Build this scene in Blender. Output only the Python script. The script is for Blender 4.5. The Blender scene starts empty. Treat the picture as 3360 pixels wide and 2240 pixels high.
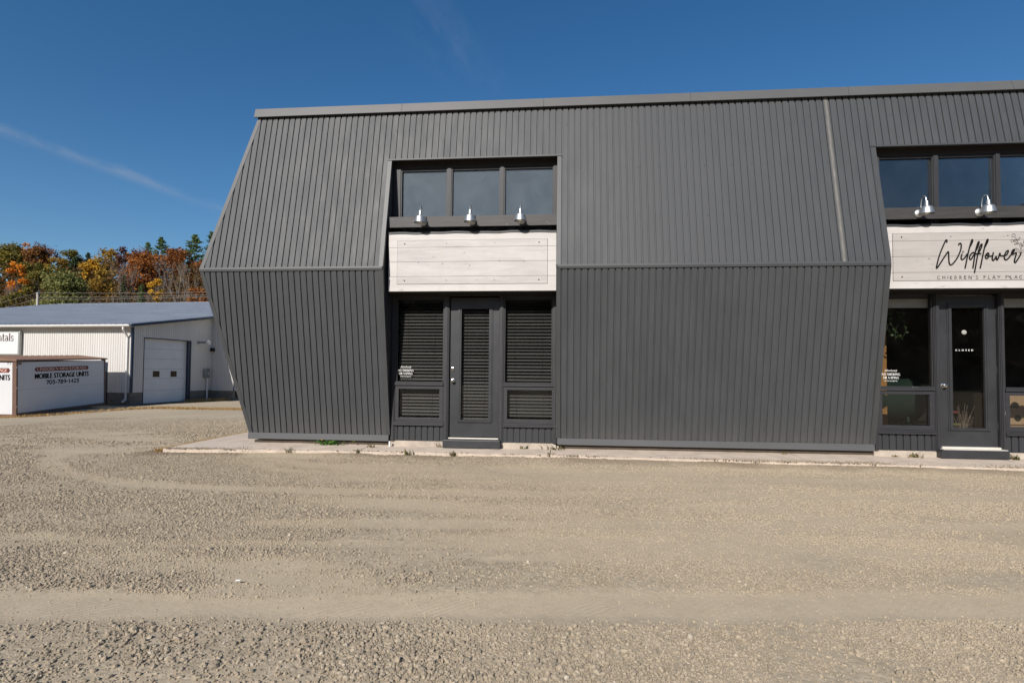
import bpy, math, random
import numpy as np
from mathutils import Vector, Matrix

S = bpy.context.scene
COL = S.collection
R = math.radians
PI = math.pi

# ------------------------------------------------------------------ camera
cam_d = bpy.data.cameras.new('camera')
cam = bpy.data.objects.new('camera', cam_d)
COL.objects.link(cam)
YAW, PITCH, ROLL = 0.0952287, 0.0327166, 0.0079813
_f = Vector((-math.sin(YAW)*math.cos(PITCH), math.cos(YAW)*math.cos(PITCH), math.sin(PITCH)))
_r0 = Vector((math.cos(YAW), math.sin(YAW), 0))
_u0 = _r0.cross(_f)
_r = _r0*math.cos(ROLL) + _u0*math.sin(ROLL)
_u = -_r0*math.sin(ROLL) + _u0*math.cos(ROLL)
CAM_H = 1.23
cam.matrix_world = Matrix(((_r.x, _u.x, -_f.x, 0), (_r.y, _u.y, -_f.y, 0), (_r.z, _u.z, -_f.z, CAM_H), (0, 0, 0, 1)))
cam_d.sensor_width = 36
cam_d.lens = 1850/3360*36
cam_d.shift_y = 36.6/3360
cam_d.clip_start = 0.05
cam_d.clip_end = 6000
S.camera = cam

# ------------------------------------------------------------------ sun, sky, exposure
TO_SUN = Vector((-0.31, -1.0, 0.70)).normalized()
SUN_EL = math.asin(TO_SUN.z)
SUN_AZ = math.atan2(TO_SUN.x, TO_SUN.y)
sun_d = bpy.data.lights.new('sun', 'SUN')
sun_d.energy = 4.9
sun_d.angle = R(0.53)
sun_d.color = (1.0, 0.945, 0.87)
sun = bpy.data.objects.new('sun', sun_d)
COL.objects.link(sun)
sun.rotation_euler = (-TO_SUN).to_track_quat('-Z', 'Y').to_euler()
sun.location = (0, 0, 50)

W = bpy.data.worlds.new('World')
S.world = W
W.use_nodes = True
wn, wl = W.node_tree.nodes, W.node_tree.links
wn.clear()
def wnode(t, **k):
    n = wn.new(t)
    for a, b in k.items():
        setattr(n, a, b)
    return n
wo = wnode('ShaderNodeOutputWorld')
wb = wnode('ShaderNodeBackground')
sky = wnode('ShaderNodeTexSky', sky_type='NISHITA')
sky.sun_disc = False
sky.sun_elevation = SUN_EL
sky.sun_rotation = SUN_AZ % (2*PI)
sky.altitude = 300
sky.air_density = 1.0
sky.dust_density = 0.7
sky.ozone_density = 2.5
wb.inputs['Strength'].default_value = 0.10
tc = wnode('ShaderNodeTexCoord')
def wmath(op, a, b=None, clamp=False):
    n = wnode('ShaderNodeMath', operation=op)
    n.use_clamp = clamp
    for i, v in enumerate((a, b)):
        if v is None: continue
        if hasattr(v, 'links') or hasattr(v, 'is_linked'): wl.new(v, n.inputs[i])
        else: n.inputs[i].default_value = v
    return n.outputs[0]
def wdot(vec):
    n = wnode('ShaderNodeVectorMath', operation='DOT_PRODUCT')
    wl.new(tc.outputs['Generated'], n.inputs[0])
    n.inputs[1].default_value = vec
    return n.outputs['Value']
def streak(d0, d1, width, ext0, ext1, nscale, stretch, lo, hi, amount):
    """a thin cirrus streak lying along the great circle from direction d0 to d1"""
    d0, d1 = Vector(d0).normalized(), Vector(d1).normalized()
    nrm = d0.cross(d1).normalized()
    tan = nrm.cross(d0).normalized()
    across = wdot(nrm)
    along = wdot(tan)
    mp = wnode('ShaderNodeCombineXYZ')
    wl.new(wmath('MULTIPLY', along, stretch), mp.inputs[0])
    wl.new(wmath('MULTIPLY', across, 1.0), mp.inputs[1])
    noi = wnode('ShaderNodeTexNoise')
    noi.inputs['Scale'].default_value = nscale
    noi.inputs['Detail'].default_value = 6
    noi.inputs['Roughness'].default_value = 0.62
    wl.new(mp.outputs[0], noi.inputs['Vector'])
    wob = wmath('MULTIPLY', wmath('SUBTRACT', noi.outputs['Fac'], 0.5), width*1.5)
    a = wmath('ABSOLUTE', wmath('ADD', across, wob))
    core = wmath('SUBTRACT', 1.0, wmath('DIVIDE', a, width), True)
    core = wmath('POWER', core, 1.4)
    r0 = wmath('DIVIDE', wmath('SUBTRACT', along, ext0), 0.12, True)
    r1 = wmath('DIVIDE', wmath('SUBTRACT', ext1, along), 0.12, True)
    tex = wmath('DIVIDE', wmath('SUBTRACT', noi.outputs['Fac'], lo), hi-lo, True)
    m = wmath('MULTIPLY', core, wmath('MULTIPLY', r0, r1))
    return wmath('MULTIPLY', wmath('MULTIPLY', m, tex), amount)
c1 = streak((-0.7115, 0.6367, 0.2971), (-0.5534, 0.7938, 0.2523), 0.011, -0.25, 0.32, 24, 0.45, 0.34, 0.74, 0.36)
c2 = streak((-0.235, 0.800, 0.552), (-0.13, 0.885, 0.447), 0.065, -0.06, 0.20, 16, 0.45, 0.42, 0.85, 0.16)
cl = wmath('ADD', c1, c2, True)
mix = wnode('ShaderNodeMix', data_type='RGBA')
wl.new(cl, mix.inputs[0])
hsv = wnode('ShaderNodeHueSaturation')
hsv.inputs['Saturation'].default_value = 1.30
hsv.inputs['Value'].default_value = 0.88
wl.new(sky.outputs[0], hsv.inputs['Color'])
wl.new(hsv.outputs[0], mix.inputs[6])
mix.inputs[7].default_value = (3.6, 3.8, 4.2, 1)
wl.new(mix.outputs[2], wb.inputs['Color'])
wl.new(wb.outputs[0], wo.inputs[0])

S.view_settings.view_transform = 'Standard'
S.view_settings.look = 'None'
S.view_settings.exposure = 0.2
S.view_settings.gamma = 1.0
S.view_settings.use_curve_mapping = False
S.render.engine = 'CYCLES'
S.cycles.max_bounces = 8
S.cycles.transparent_max_bounces = 16

# ------------------------------------------------------------------ helpers
def tag(o, label=None, cat=None, group=None, kind=None):
    if label: o['label'] = label
    if cat: o['category'] = cat
    if group: o['group'] = group
    if kind: o['kind'] = kind
    return o

def empty(name, loc=(0, 0, 0), rz=0.0, label=None, cat=None, group=None):
    o = bpy.data.objects.new(name, None)
    COL.objects.link(o)
    o.location = loc
    o.rotation_euler = (0, 0, rz)
    o.empty_display_size = 0.1
    return tag(o, label, cat, group)

class MB:
    """collects shapes, then links them as one mesh object"""
    def __init__(self):
        self.v, self.f = [], []
    def add(self, vs, fs):
        n = len(self.v)
        self.v += [tuple(p) for p in vs]
        self.f += [tuple(i+n for i in q) for q in fs]
        return self
    def box(self, x0, x1, y0, y1, z0, z1):
        return self.add([(x0, y0, z0), (x1, y0, z0), (x1, y1, z0), (x0, y1, z0), (x0, y0, z1), (x1, y0, z1), (x1, y1, z1), (x0, y1, z1)],
                        [(0, 3, 2, 1), (4, 5, 6, 7), (0, 1, 5, 4), (1, 2, 6, 5), (2, 3, 7, 6), (3, 0, 4, 7)])
    def obox(self, c, ax, ay, az):
        c, ax, ay, az = Vector(c), Vector(ax), Vector(ay), Vector(az)
        vs = [c+sx*ax+sy*ay+sz*az for sz in (-1, 1) for sx, sy in ((-1, -1), (1, -1), (1, 1), (-1, 1))]
        return self.add(vs, [(0, 3, 2, 1), (4, 5, 6, 7), (0, 1, 5, 4), (1, 2, 6, 5), (2, 3, 7, 6), (3, 0, 4, 7)])
    def poly(self, pts):
        return self.add(pts, [tuple(range(len(pts)))])
    def prism(self, outline, ext):
        """outline: list of 3-D points, ext: extrusion vector"""
        n = len(outline)
        e = Vector(ext)
        vs = [Vector(p) for p in outline] + [Vector(p)+e for p in outline]
        fs = [tuple(range(n-1, -1, -1)), tuple(range(n, 2*n))]
        fs += [(i, (i+1) % n, n+(i+1) % n, n+i) for i in range(n)]
        return self.add(vs, fs)
    def tube(self, pts, r, n=8, caps=True, r_end=None):
        pts = [Vector(p) for p in pts]
        m = len(pts)
        vs, fs = [], []
        ref = None
        for i, p in enumerate(pts):
            t = (pts[min(i+1, m-1)]-pts[max(i-1, 0)])
            t = t.normalized() if t.length > 1e-9 else Vector((0, 0, 1))
            if ref is None:
                ref = Vector((0, 0, 1)) if abs(t.z) < 0.9 else Vector((1, 0, 0))
            a = t.cross(ref)
            a = a.normalized() if a.length > 1e-6 else t.orthogonal().normalized()
            b = a.cross(t).normalized()
            ref = b
            rr = r if r_end is None else r+(r_end-r)*i/max(1, m-1)
            for k in range(n):
                w = 2*PI*k/n
                vs.append(p+rr*(math.cos(w)*a+math.sin(w)*b))
        for i in range(m-1):
            for k in range(n):
                fs.append((i*n+k, i*n+(k+1) % n, (i+1)*n+(k+1) % n, (i+1)*n+k))
        if caps:
            fs.append(tuple(range(n-1, -1, -1)))
            fs.append(tuple((m-1)*n+k for k in range(n)))
        return self.add(vs, fs)
    def lathe(self, prof, c=(0, 0, 0), n=20, axis='z', cap=True):
        """prof: list of (radius, height)"""
        vs, fs = [], []
        for r_, h in prof:
            for k in range(n):
                w = 2*PI*k/n
                a, b = r_*math.cos(w), r_*math.sin(w)
                p = {'z': (a, b, h), 'y': (a, h, b), 'x': (h, a, b)}[axis]
                vs.append((c[0]+p[0], c[1]+p[1], c[2]+p[2]))
        for i in range(len(prof)-1):
            for k in range(n):
                fs.append((i*n+k, i*n+(k+1) % n, (i+1)*n+(k+1) % n, (i+1)*n+k))
        if cap:
            fs.append(tuple(range(n-1, -1, -1)))
            fs.append(tuple((len(prof)-1)*n+k for k in range(n)))
        return self.add(vs, fs)
    def build(self, name, mat, parent=None, smooth=False, bevel=0.0):
        me = bpy.data.meshes.new(name)
        me.from_pydata(self.v, [], self.f)
        me.update()
        o = bpy.data.objects.new(name, me)
        COL.objects.link(o)
        if mat is not None: me.materials.append(mat)
        if parent is not None: o.parent = parent
        if smooth:
            me.polygons.foreach_set('use_smooth', [True]*len(me.polygons))
            try: me.set_sharp_from_angle(angle=R(35))
            except Exception: pass
        if bevel > 0:
            b = o.modifiers.new('bevel', 'BEVEL')
            b.width = bevel
            b.segments = 2
            b.limit_method = 'ANGLE'
        return o

def copy_tree(o, parent=None):
    c = o.copy()
    COL.objects.link(c)
    c.parent = parent
    for ch in list(o.children):
        copy_tree(ch, c)
    return c

# ------------------------------------------------------------------ materials
def new_mat(name):
    m = bpy.data.materials.new(name)
    m.use_nodes = True
    nt = m.node_tree
    return m, nt, nt.nodes['Principled BSDF']

class NT:
    def __init__(self, nt): self.nt = nt
    def n(self, t, **k):
        x = self.nt.nodes.new(t)
        for a, b in k.items(): setattr(x, a, b)
        return x
    def l(self, a, b): self.nt.links.new(a, b)
    def val(self, sock, v):
        if hasattr(v, 'is_linked'): self.l(v, sock)
        else: sock.default_value = v
    def m(self, op, a, b=0.0, clamp=False):
        x = self.n('ShaderNodeMath', operation=op)
        x.use_clamp = clamp
        self.val(x.inputs[0], a)
        self.val(x.inputs[1], b)
        return x.outputs[0]
    def noise(self, scale, detail=4, rough=0.55, vec=None, stretch=None, coord='Object', dist=0.0):
        t = self.n('ShaderNodeTexNoise')
        t.inputs['Scale'].default_value = scale
        t.inputs['Detail'].default_value = detail
        t.inputs['Roughness'].default_value = rough
        t.inputs['Distortion'].default_value = dist
        if vec is None:
            c = self.n('ShaderNodeNewGeometry').outputs['Position'] if coord == 'World' else self.n('ShaderNodeTexCoord').outputs[coord]
        else: c = vec
        if stretch:
            mp = self.n('ShaderNodeMapping')
            mp.inputs['Scale'].default_value = stretch
            self.l(c, mp.inputs[0])
            c = mp.outputs[0]
        self.l(c, t.inputs['Vector'])
        return t.outputs['Fac']
    def ramp(self, fac, stops):
        r = self.n('ShaderNodeValToRGB')
        self.l(fac, r.inputs[0])
        el = r.color_ramp.elements
        while len(el) < len(stops): el.new(0.5)
        for e, (p, c) in zip(el, stops):
            e.position = p
            e.color = (c[0], c[1], c[2], 1) if not isinstance(c, (int, float)) else (c, c, c, 1)
        return r.outputs[0]
    def mix(self, fac, a, b, blend='MIX'):
        x = self.n('ShaderNodeMix', data_type='RGBA', blend_type=blend)
        self.val(x.inputs[0], fac)
        for s, v in ((x.inputs[6], a), (x.inputs[7], b)):
            if hasattr(v, 'is_linked'): self.l(v, s)
            else: s.default_value = (v[0], v[1], v[2], 1)
        return x.outputs[2]
    def bump(self, h, strength, dist, normal=None):
        b = self.n('ShaderNodeBump')
        b.inputs['Strength'].default_value = strength
        b.inputs['Distance'].default_value = dist
        self.l(h, b.inputs['Height'])
        if normal is not None: self.l(normal, b.inputs['Normal'])
        return b.outputs[0]

def simple(name, col, rough=0.6, metal=0.0, var=0.12, scale=6.0, bump=0.0, spec=0.5, stretch=None):
    m, nt, p = new_mat(name)
    T = NT(nt)
    f = T.noise(scale, 5, 0.6, stretch=stretch)
    lo = [c*(1-var) for c in col]
    hi = [min(1, c*(1+var)) for c in col]
    T.l(T.ramp(f, [(0.3, lo), (0.7, hi)]), p.inputs['Base Color'])
    p.inputs['Roughness'].default_value = rough
    p.inputs['Metallic'].default_value = metal
    p.inputs['Specular IOR Level'].default_value = spec
    if bump > 0:
        T.l(T.bump(T.noise(scale*8, 4, 0.6, stretch=stretch), bump, 0.004), p.inputs['Normal'])
    return m

M = {}
def siding_mat():
    m, nt, p = new_mat('grey_painted_steel')
    T = NT(nt)
    oi = T.n('ShaderNodeObjectInfo').outputs['Random']
    streaks = T.noise(9, 5, 0.6, stretch=(1.0, 1.0, 0.08), coord='World')
    big = T.noise(0.8, 3, 0.5, coord='World')
    base = T.ramp(T.m('ADD', T.m('MULTIPLY', streaks, 0.6), T.m('MULTIPLY', big, 0.4)), [(0.3, (0.0440, 0.0470, 0.0505)), (0.7, (0.0590, 0.0622, 0.0662))])
    base = T.mix(T.m('MULTIPLY', oi, 0.22), base, (0.062, 0.0635, 0.065))
    # chalky run-off stain below the cap joint
    pos = T.n('ShaderNodeSeparateXYZ')
    T.l(T.n('ShaderNodeNewGeometry').outputs['Position'], pos.inputs[0])
    d = T.m('ABSOLUTE', T.m('SUBTRACT', pos.outputs[0], 3.832))
    s = T.m('SUBTRACT', 1.0, T.m('DIVIDE', d, 0.034), True)
    s = T.m('MULTIPLY', s, T.m('GREATER_THAN', pos.outputs[2], 2.775))
    st = T.noise(30, 4, 0.6, stretch=(2.0, 1.0, 0.12), coord='World')
    s = T.m('MULTIPLY', s, T.m('MULTIPLY', T.m('ADD', st, 0.0), 0.62), True)
    dz = T.m('SUBTRACT', 1.0, T.m('DIVIDE', T.m('SUBTRACT', pos.outputs[2], 0.2), 0.55), True)
    dz = T.m('MULTIPLY', T.m('MULTIPLY', dz, dz), T.m('MULTIPLY', T.noise(5.0, 5, 0.7, coord='World'), 0.13))
    base = T.mix(dz, base, (0.33, 0.28, 0.215))
    T.l(T.mix(s, base, (0.42, 0.38, 0.32)), p.inputs['Base Color'])
    T.l(T.ramp(streaks, [(0.3, 0.50), (0.7, 0.62)]), p.inputs['Roughness'])
    p.inputs['Specular IOR Level'].default_value = 0.36
    T.l(T.bump(T.noise(2.2, 2, 0.5, stretch=(1, 1, 0.5), coord='World'), 0.16, 0.012), p.inputs['Normal'])
    return m
M['siding'] = siding_mat()
M['trim'] = simple('grey_trim', (0.047, 0.049, 0.051), 0.5, var=0.10, scale=3, stretch=(0.4, 1, 1))
M['cap'] = simple('roof_cap_metal', (0.090, 0.089, 0.087), 0.42, var=0.10, scale=2.2, stretch=(0.5, 1, 1))
M['flash'] = simple('flashing_metal', (0.088, 0.090, 0.093), 0.42, var=0.08, scale=2.5, stretch=(0.5, 1, 1))
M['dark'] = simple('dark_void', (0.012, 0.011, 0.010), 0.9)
M['soffit'] = simple('dark_brown_board', (0.014, 0.011, 0.009), 0.75, var=0.25, scale=5, stretch=(0.2, 1, 1))

def painted_wood(name, col, chip, chips_lo=0.66, stretch=(0.12, 1, 1)):
    m, nt, p = new_mat(name)
    T = NT(nt)
    g = T.noise(26, 6, 0.65, stretch=stretch)
    base = T.ramp(g, [(0.3, [c*0.72 for c in col]), (0.7, [c*1.25 for c in col])])
    c = T.noise(38, 5, 0.7, stretch=(stretch[0]*1.6, 1, stretch[2]))
    mask = T.ramp(c, [(chips_lo, 0.0), (chips_lo+0.035, 1.0)])
    area = T.ramp(T.noise(2.2, 2, 0.5), [(0.48, 0.0), (0.62, 1.0)])
    T.l(T.mix(T.m('MULTIPLY', mask, area), base, chip), p.inputs['Base Color'])
    p.inputs['Roughness'].default_value = 0.55
    T.l(T.bump(g, 0.35, 0.004), p.inputs['Normal'])
    return m
M['frame'] = painted_wood('weathered_black_paint', (0.024, 0.024, 0.0275), (0.42, 0.40, 0.38), 0.69)
M['frame_v'] = painted_wood('weathered_black_paint_upright', (0.024, 0.024, 0.027), (0.40, 0.38, 0.36), 0.69, (1, 1, 0.12))
M['beam'] = painted_wood('weathered_beam_paint', (0.040, 0.037, 0.036), (0.5, 0.44, 0.38), 0.66)
M['door'] = simple('charcoal_door_paint', (0.030, 0.031, 0.034), 0.42, var=0.2, scale=4, bump=0.15)
M['skirt'] = simple('charcoal_skirt_steel', (0.031, 0.0325, 0.036), 0.45, var=0.10, scale=4, stretch=(1, 1, 0.2))

def glass_mat(name, tint, haze, haze_col, rough=0.02, smudge=0.5, refl=1.45):
    m, nt, p = new_mat(name)
    T = NT(nt)
    nt.nodes.remove(p)
    out = [n for n in nt.nodes if n.type == 'OUTPUT_MATERIAL'][0]
    tr = T.n('ShaderNodeBsdfTransparent')
    tr.inputs[0].default_value = (*tint, 1)
    gl = T.n('ShaderNodeBsdfGlossy')
    gl.inputs['Roughness'].default_value = rough
    gl.inputs['Color'].default_value = (1, 1, 1, 1)
    df = T.n('ShaderNodeBsdfDiffuse')
    df.inputs['Color'].default_value = (*haze_col, 1)
    fr = T.n('ShaderNodeFresnel')
    fr.inputs['IOR'].default_value = 1.55
    a = T.n('ShaderNodeMixShader')
    T.l(T.m('MULTIPLY', fr.outputs[0], refl, True), a.inputs[0])
    T.l(tr.outputs[0], a.inputs[1])
    T.l(gl.outputs[0], a.inputs[2])
    b = T.n('ShaderNodeMixShader')
    sm = T.noise(3.5, 5, 0.65, coord='World', dist=0.6)
    T.l(T.m('MULTIPLY', T.ramp(sm, [(0.35, 1-smudge), (0.75, 1.0)]), haze), b.inputs[0])
    T.l(a.outputs[0], b.inputs[1])
    T.l(df.outputs[0], b.inputs[2])
    T.l(b.outputs[0], out.inputs[0])
    return m
M['glass_hazy'] = glass_mat('dusty_window_glass', (0.55, 0.6, 0.62), 0.13, (0.50, 0.58, 0.62), 0.03, 0.35)
M['glass_blue'] = glass_mat('clean_upper_window_glass', (0.55, 0.6, 0.62), 0.022, (0.46, 0.52, 0.56), 0.02, 0.6)
M['glass_low'] = glass_mat('shop_window_glass', (0.80, 0.80, 0.79), 0.003, (0.6, 0.58, 0.55), 0.02, 0.8, 0.42)

def sign_mat(name, c0, c1, grain):
    m, nt, p = new_mat(name)
    T = NT(nt)
    a = T.noise(7, 6, 0.7, stretch=(0.16, 1, 1.3), coord='World', dist=0.4)
    base = T.ramp(a, [(0.35, c1), (0.62, c0)])
    knots = T.noise(10, 5, 0.75, stretch=(0.22, 1, 1.6), coord='World', dist=1.2)
    km = T.ramp(knots, [(0.62, 0.0), (0.68, 1.0)])
    base = T.mix(T.m('MULTIPLY', km, grain), base, (0.20, 0.187, 0.178))
    drips = T.noise(5.5, 3, 0.5, stretch=(1.0, 1, 0.06), coord='World')
    dm = T.ramp(drips, [(0.53, 0.0), (0.72, 1.0)])
    base = T.mix(T.m('MULTIPLY', dm, grain*0.75), base, (0.42, 0.39, 0.36))
    T.l(base, p.inputs['Base Color'])
    p.inputs['Roughness'].default_value = 0.55
    return m
M['sign_back'] = sign_mat('whitewashed_board', (0.525, 0.498, 0.478), (0.455, 0.43, 0.41), 0.6)
M['sign_panel'] = sign_mat('aged_white_board', (0.475, 0.45, 0.43), (0.375, 0.354, 0.338), 0.85)
M['sign_panel_b'] = sign_mat('aged_grey_white_board', (0.40, 0.372, 0.348), (0.35, 0.325, 0.303), 0.45)
M['ink'] = simple('black_lettering', (0.006, 0.006, 0.006), 0.85, spec=0.15)
M['ink_grey'] = simple('dark_grey_lettering', (0.035, 0.032, 0.03), 0.7)
M['decal'] = simple('white_decal', (0.80, 0.80, 0.78), 0.6, var=0.03)
M['bolt'] = simple('rusty_bolt', (0.06, 0.045, 0.035), 0.5, 0.6)
M['galv'] = simple('galvanised_steel', (0.43, 0.44, 0.44), 0.42, 0.85, 0.15, 14)
M['galv_in'] = simple('galvanised_inside', (0.42, 0.42, 0.38), 0.5, 0.4, 0.1)
M['bulb'] = simple('frosted_bulb', (0.75, 0.74, 0.70), 0.3, var=0.02)
M['chrome'] = simple('satin_nickel', (0.62, 0.60, 0.56), 0.22, 1.0, 0.05)
M['alu'] = simple('bright_threshold', (0.68, 0.64, 0.57), 0.45, 0.25, 0.06)
M['concrete'] = simple('pale_concrete', (0.40, 0.345, 0.285), 0.9, var=0.2, scale=5, bump=0.5)
M['slab'] = simple('worn_concrete_slab', (0.50, 0.415, 0.335), 0.92, var=0.16, scale=4, bump=0.7)
M['block'] = simple('concrete_block', (0.15, 0.135, 0.115), 0.95, var=0.22, scale=4, bump=0.6)
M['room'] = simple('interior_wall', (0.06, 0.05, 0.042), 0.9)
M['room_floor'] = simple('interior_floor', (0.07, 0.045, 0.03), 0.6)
M['slat'] = simple('grey_blind_slat', (0.046, 0.049, 0.047), 0.5, var=0.12, scale=2)
M['white_in'] = simple('ceiling_light_colour', (0.86, 0.88, 0.87), 0.7, var=0.10, scale=3)
M['cup'] = simple('pale_plastic_cup', (0.36, 0.36, 0.33), 0.4)
M['pvc'] = simple('white_pvc_pipe', (0.75, 0.73, 0.70), 0.4, var=0.05)

# ------------------------------------------------------------------ ground
def sstep(a, b, x):
    t = np.clip((x-a)/(b-a), 0, 1)
    return t*t*(3-2*t)

_rng = np.random.RandomState(11)
_LAT = _rng.rand(256, 256)
def vnoise(x, y):
    xi, yi = np.floor(x).astype(int), np.floor(y).astype(int)
    fx, fy = x-xi, y-yi
    fx, fy = fx*fx*(3-2*fx), fy*fy*(3-2*fy)
    g = lambda a, b: _LAT[a & 255, b & 255]
    return (g(xi, yi)*(1-fx)+g(xi+1, yi)*fx)*(1-fy)+(g(xi, yi+1)*(1-fx)+g(xi+1, yi+1)*fx)*fy
def fbm(x, y, o=4):
    s, a, t = 0, 0.5, 0
    for k in range(o):
        s = s+a*vnoise(x*2**k+17.3*k, y*2**k+5.1*k)
        t += a
        a *= 0.5
    return s/t

def seg_dist(x, y, pts):
    d = np.full(np.shape(x), 1e9)
    for (ax, ay), (bx, by) in zip(pts[:-1], pts[1:]):
        vx, vy = bx-ax, by-ay
        t = np.clip(((x-ax)*vx+(y-ay)*vy)/(vx*vx+vy*vy), 0, 1)
        d = np.minimum(d, np.hypot(x-ax-t*vx, y-ay-t*vy))
    return d
TRACKS = [([(-9, 1.95), (-3.06, 2.71), (2.6, 3.37), (9, 4.1)], 0.155, 0.92),
          ([(-2.5, 4.42), (-0.43, 4.62), (3.8, 5.05), (9, 5.6)], 0.10, 0.62),
          ([(-5, 9.5), (-6.8, 8.4), (-7.25, 7.5), (-6.9, 6.9), (-5.96, 6.2), (-4.83, 5.78), (-3.65, 5.58), (-1, 5.75), (4, 6.15), (9, 6.6)], 0.12, 0.55),
          ([(-3.8, 7.9), (-4.1, 7.2), (-3.6, 6.75), (-2.2, 6.55), (1, 6.8), (9, 7.3)], 0.12, 0.4),
          ([(-4.6, 3.62), (-1.0, 4.02), (-0.2, 4.1)], 0.07, 0.5),
          ([(-0.55, 3.75), (0.1, 3.88)], 0.06, 0.7)]
def dusty(x, y):
    """1 where tyres packed the fines smooth, 0 where loose stone lies"""
    wob = (fbm(x*1.7, y*1.7, 3)-0.5)*0.16
    d = np.zeros(np.shape(x))
    for pts, w, a in TRACKS:
        k = seg_dist(x, y, pts)+wob
        d = np.maximum(d, a*(1-sstep(w*0.55, w*1.7, k)))
    patch = sstep(0.50, 0.74, fbm(x*0.55+3.1, y*1.5+8.2, 4))*0.7
    right = sstep(-1.0, 3.0, x)*0.36
    d = np.maximum(d, patch)
    return np.clip(d+right*(1-d), 0, 1)
WH_C = (-20.325, 24.69)
WH_RZ = R(-3.5)
def ground_h(x, y):
    d = np.hypot(x, y)
    s = sstep(11, 24, d)*sstep(2, 9, y)
    h = -0.535*s
    h = h-0.09*np.exp(-((x+20.4)**2+(y-19.0)**2)/9.0)
    h = h+0.07*np.exp(-((x+19.0)**2+(y-23.0)**2)/2.5)
    return h

def axis(lo, hi, step, far, k=1.18):
    a = list(np.arange(lo, hi, step))
    s, v = step, a[-1]
    while v < far:
        s *= k
        v += s
        a.append(v)
    s, v = step, lo
    b = []
    while v > -far:
        s *= k
        v -= s
        b.append(v)
    return np.array(b[::-1]+a)
def edge_pile(x, y):
    """gravel and soil banked unevenly against the front of the walk"""
    e = np.interp(x, [-5.98, -3.05, -0.22, 3.3, 6.1, 9.9], [7.93, 8.09, 8.10, 7.97, 7.86, 7.82])-y
    return np.where(x > -5.9, (1-sstep(.0, .35, e)), 0)*(.004+.042*fbm(x*1.6+4, y*.8, 3))*sstep(-5.6, -3.8, x)
gx = axis(-8.5, 7.5, 0.055, 1600)
gy = axis(1.7, 9.0, 0.045, 1600)
X, Y = np.meshgrid(gx, gy)
near = (1-sstep(8, 22, np.hypot(X, Y-4)))
D = dusty(X, Y)
Z = ground_h(X, Y)
Z = Z + near*(0.018*(fbm(X*0.9, Y*0.9, 3)-0.5)+(1-D)*0.009*(fbm(X*9, Y*9, 3)-0.5)-D*0.007)
Z = Z - 0.02 + edge_pile(X, Y)
nx_, ny_ = len(gx), len(gy)
verts = np.stack([X.ravel(), Y.ravel(), Z.ravel()], 1)
ii = np.arange(nx_*ny_).reshape(ny_, nx_)
quads = np.stack([ii[:-1, :-1].ravel(), ii[:-1, 1:].ravel(), ii[1:, 1:].ravel(), ii[1:, :-1].ravel()], 1)
def np_mesh(name, verts, quads):
    me = bpy.data.meshes.new(name)
    k = quads.shape[1]
    me.vertices.add(len(verts))
    me.vertices.foreach_set('co', np.asarray(verts, np.float32).ravel())
    me.loops.add(quads.size)
    me.loops.foreach_set('vertex_index', quads.astype(np.int32).ravel())
    me.polygons.add(len(quads))
    me.polygons.foreach_set('loop_start', np.arange(0, quads.size, k, dtype=np.int32))
    me.update(calc_edges=True)
    return me
gm = np_mesh('ground', verts, quads)
gm.polygons.foreach_set('use_smooth', [True]*len(gm.polygons))
at = gm.attributes.new('dust', 'FLOAT', 'POINT')
at.data.foreach_set('value', D.ravel().astype(np.float32))
_e = np.interp(X, [-5.98, -3.05, -0.22, 3.3, 6.1, 9.9], [7.93, 8.09, 8.10, 7.97, 7.86, 7.82])-Y
DIRT = np.where(X > -6.3, (1-sstep(.05, .42, _e+(fbm(X*2.2, Y*2.2, 3)-.5)*.35))*(_e > -.2), 0)*sstep(.25, .6, fbm(X*.8+5, Y*.3, 3))
TREAD = (1-sstep(.07, .15, seg_dist(X, Y, TRACKS[0][0])))*(.4+.6*sstep(1.5, -2.5, X))
at3 = gm.attributes.new('tread', 'FLOAT', 'POINT')
at3.data.foreach_set('value', TREAD.ravel().astype(np.float32))
at2 = gm.attributes.new('dirt', 'FLOAT', 'POINT')
at2.data.foreach_set('value', DIRT.ravel().astype(np.float32))

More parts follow.
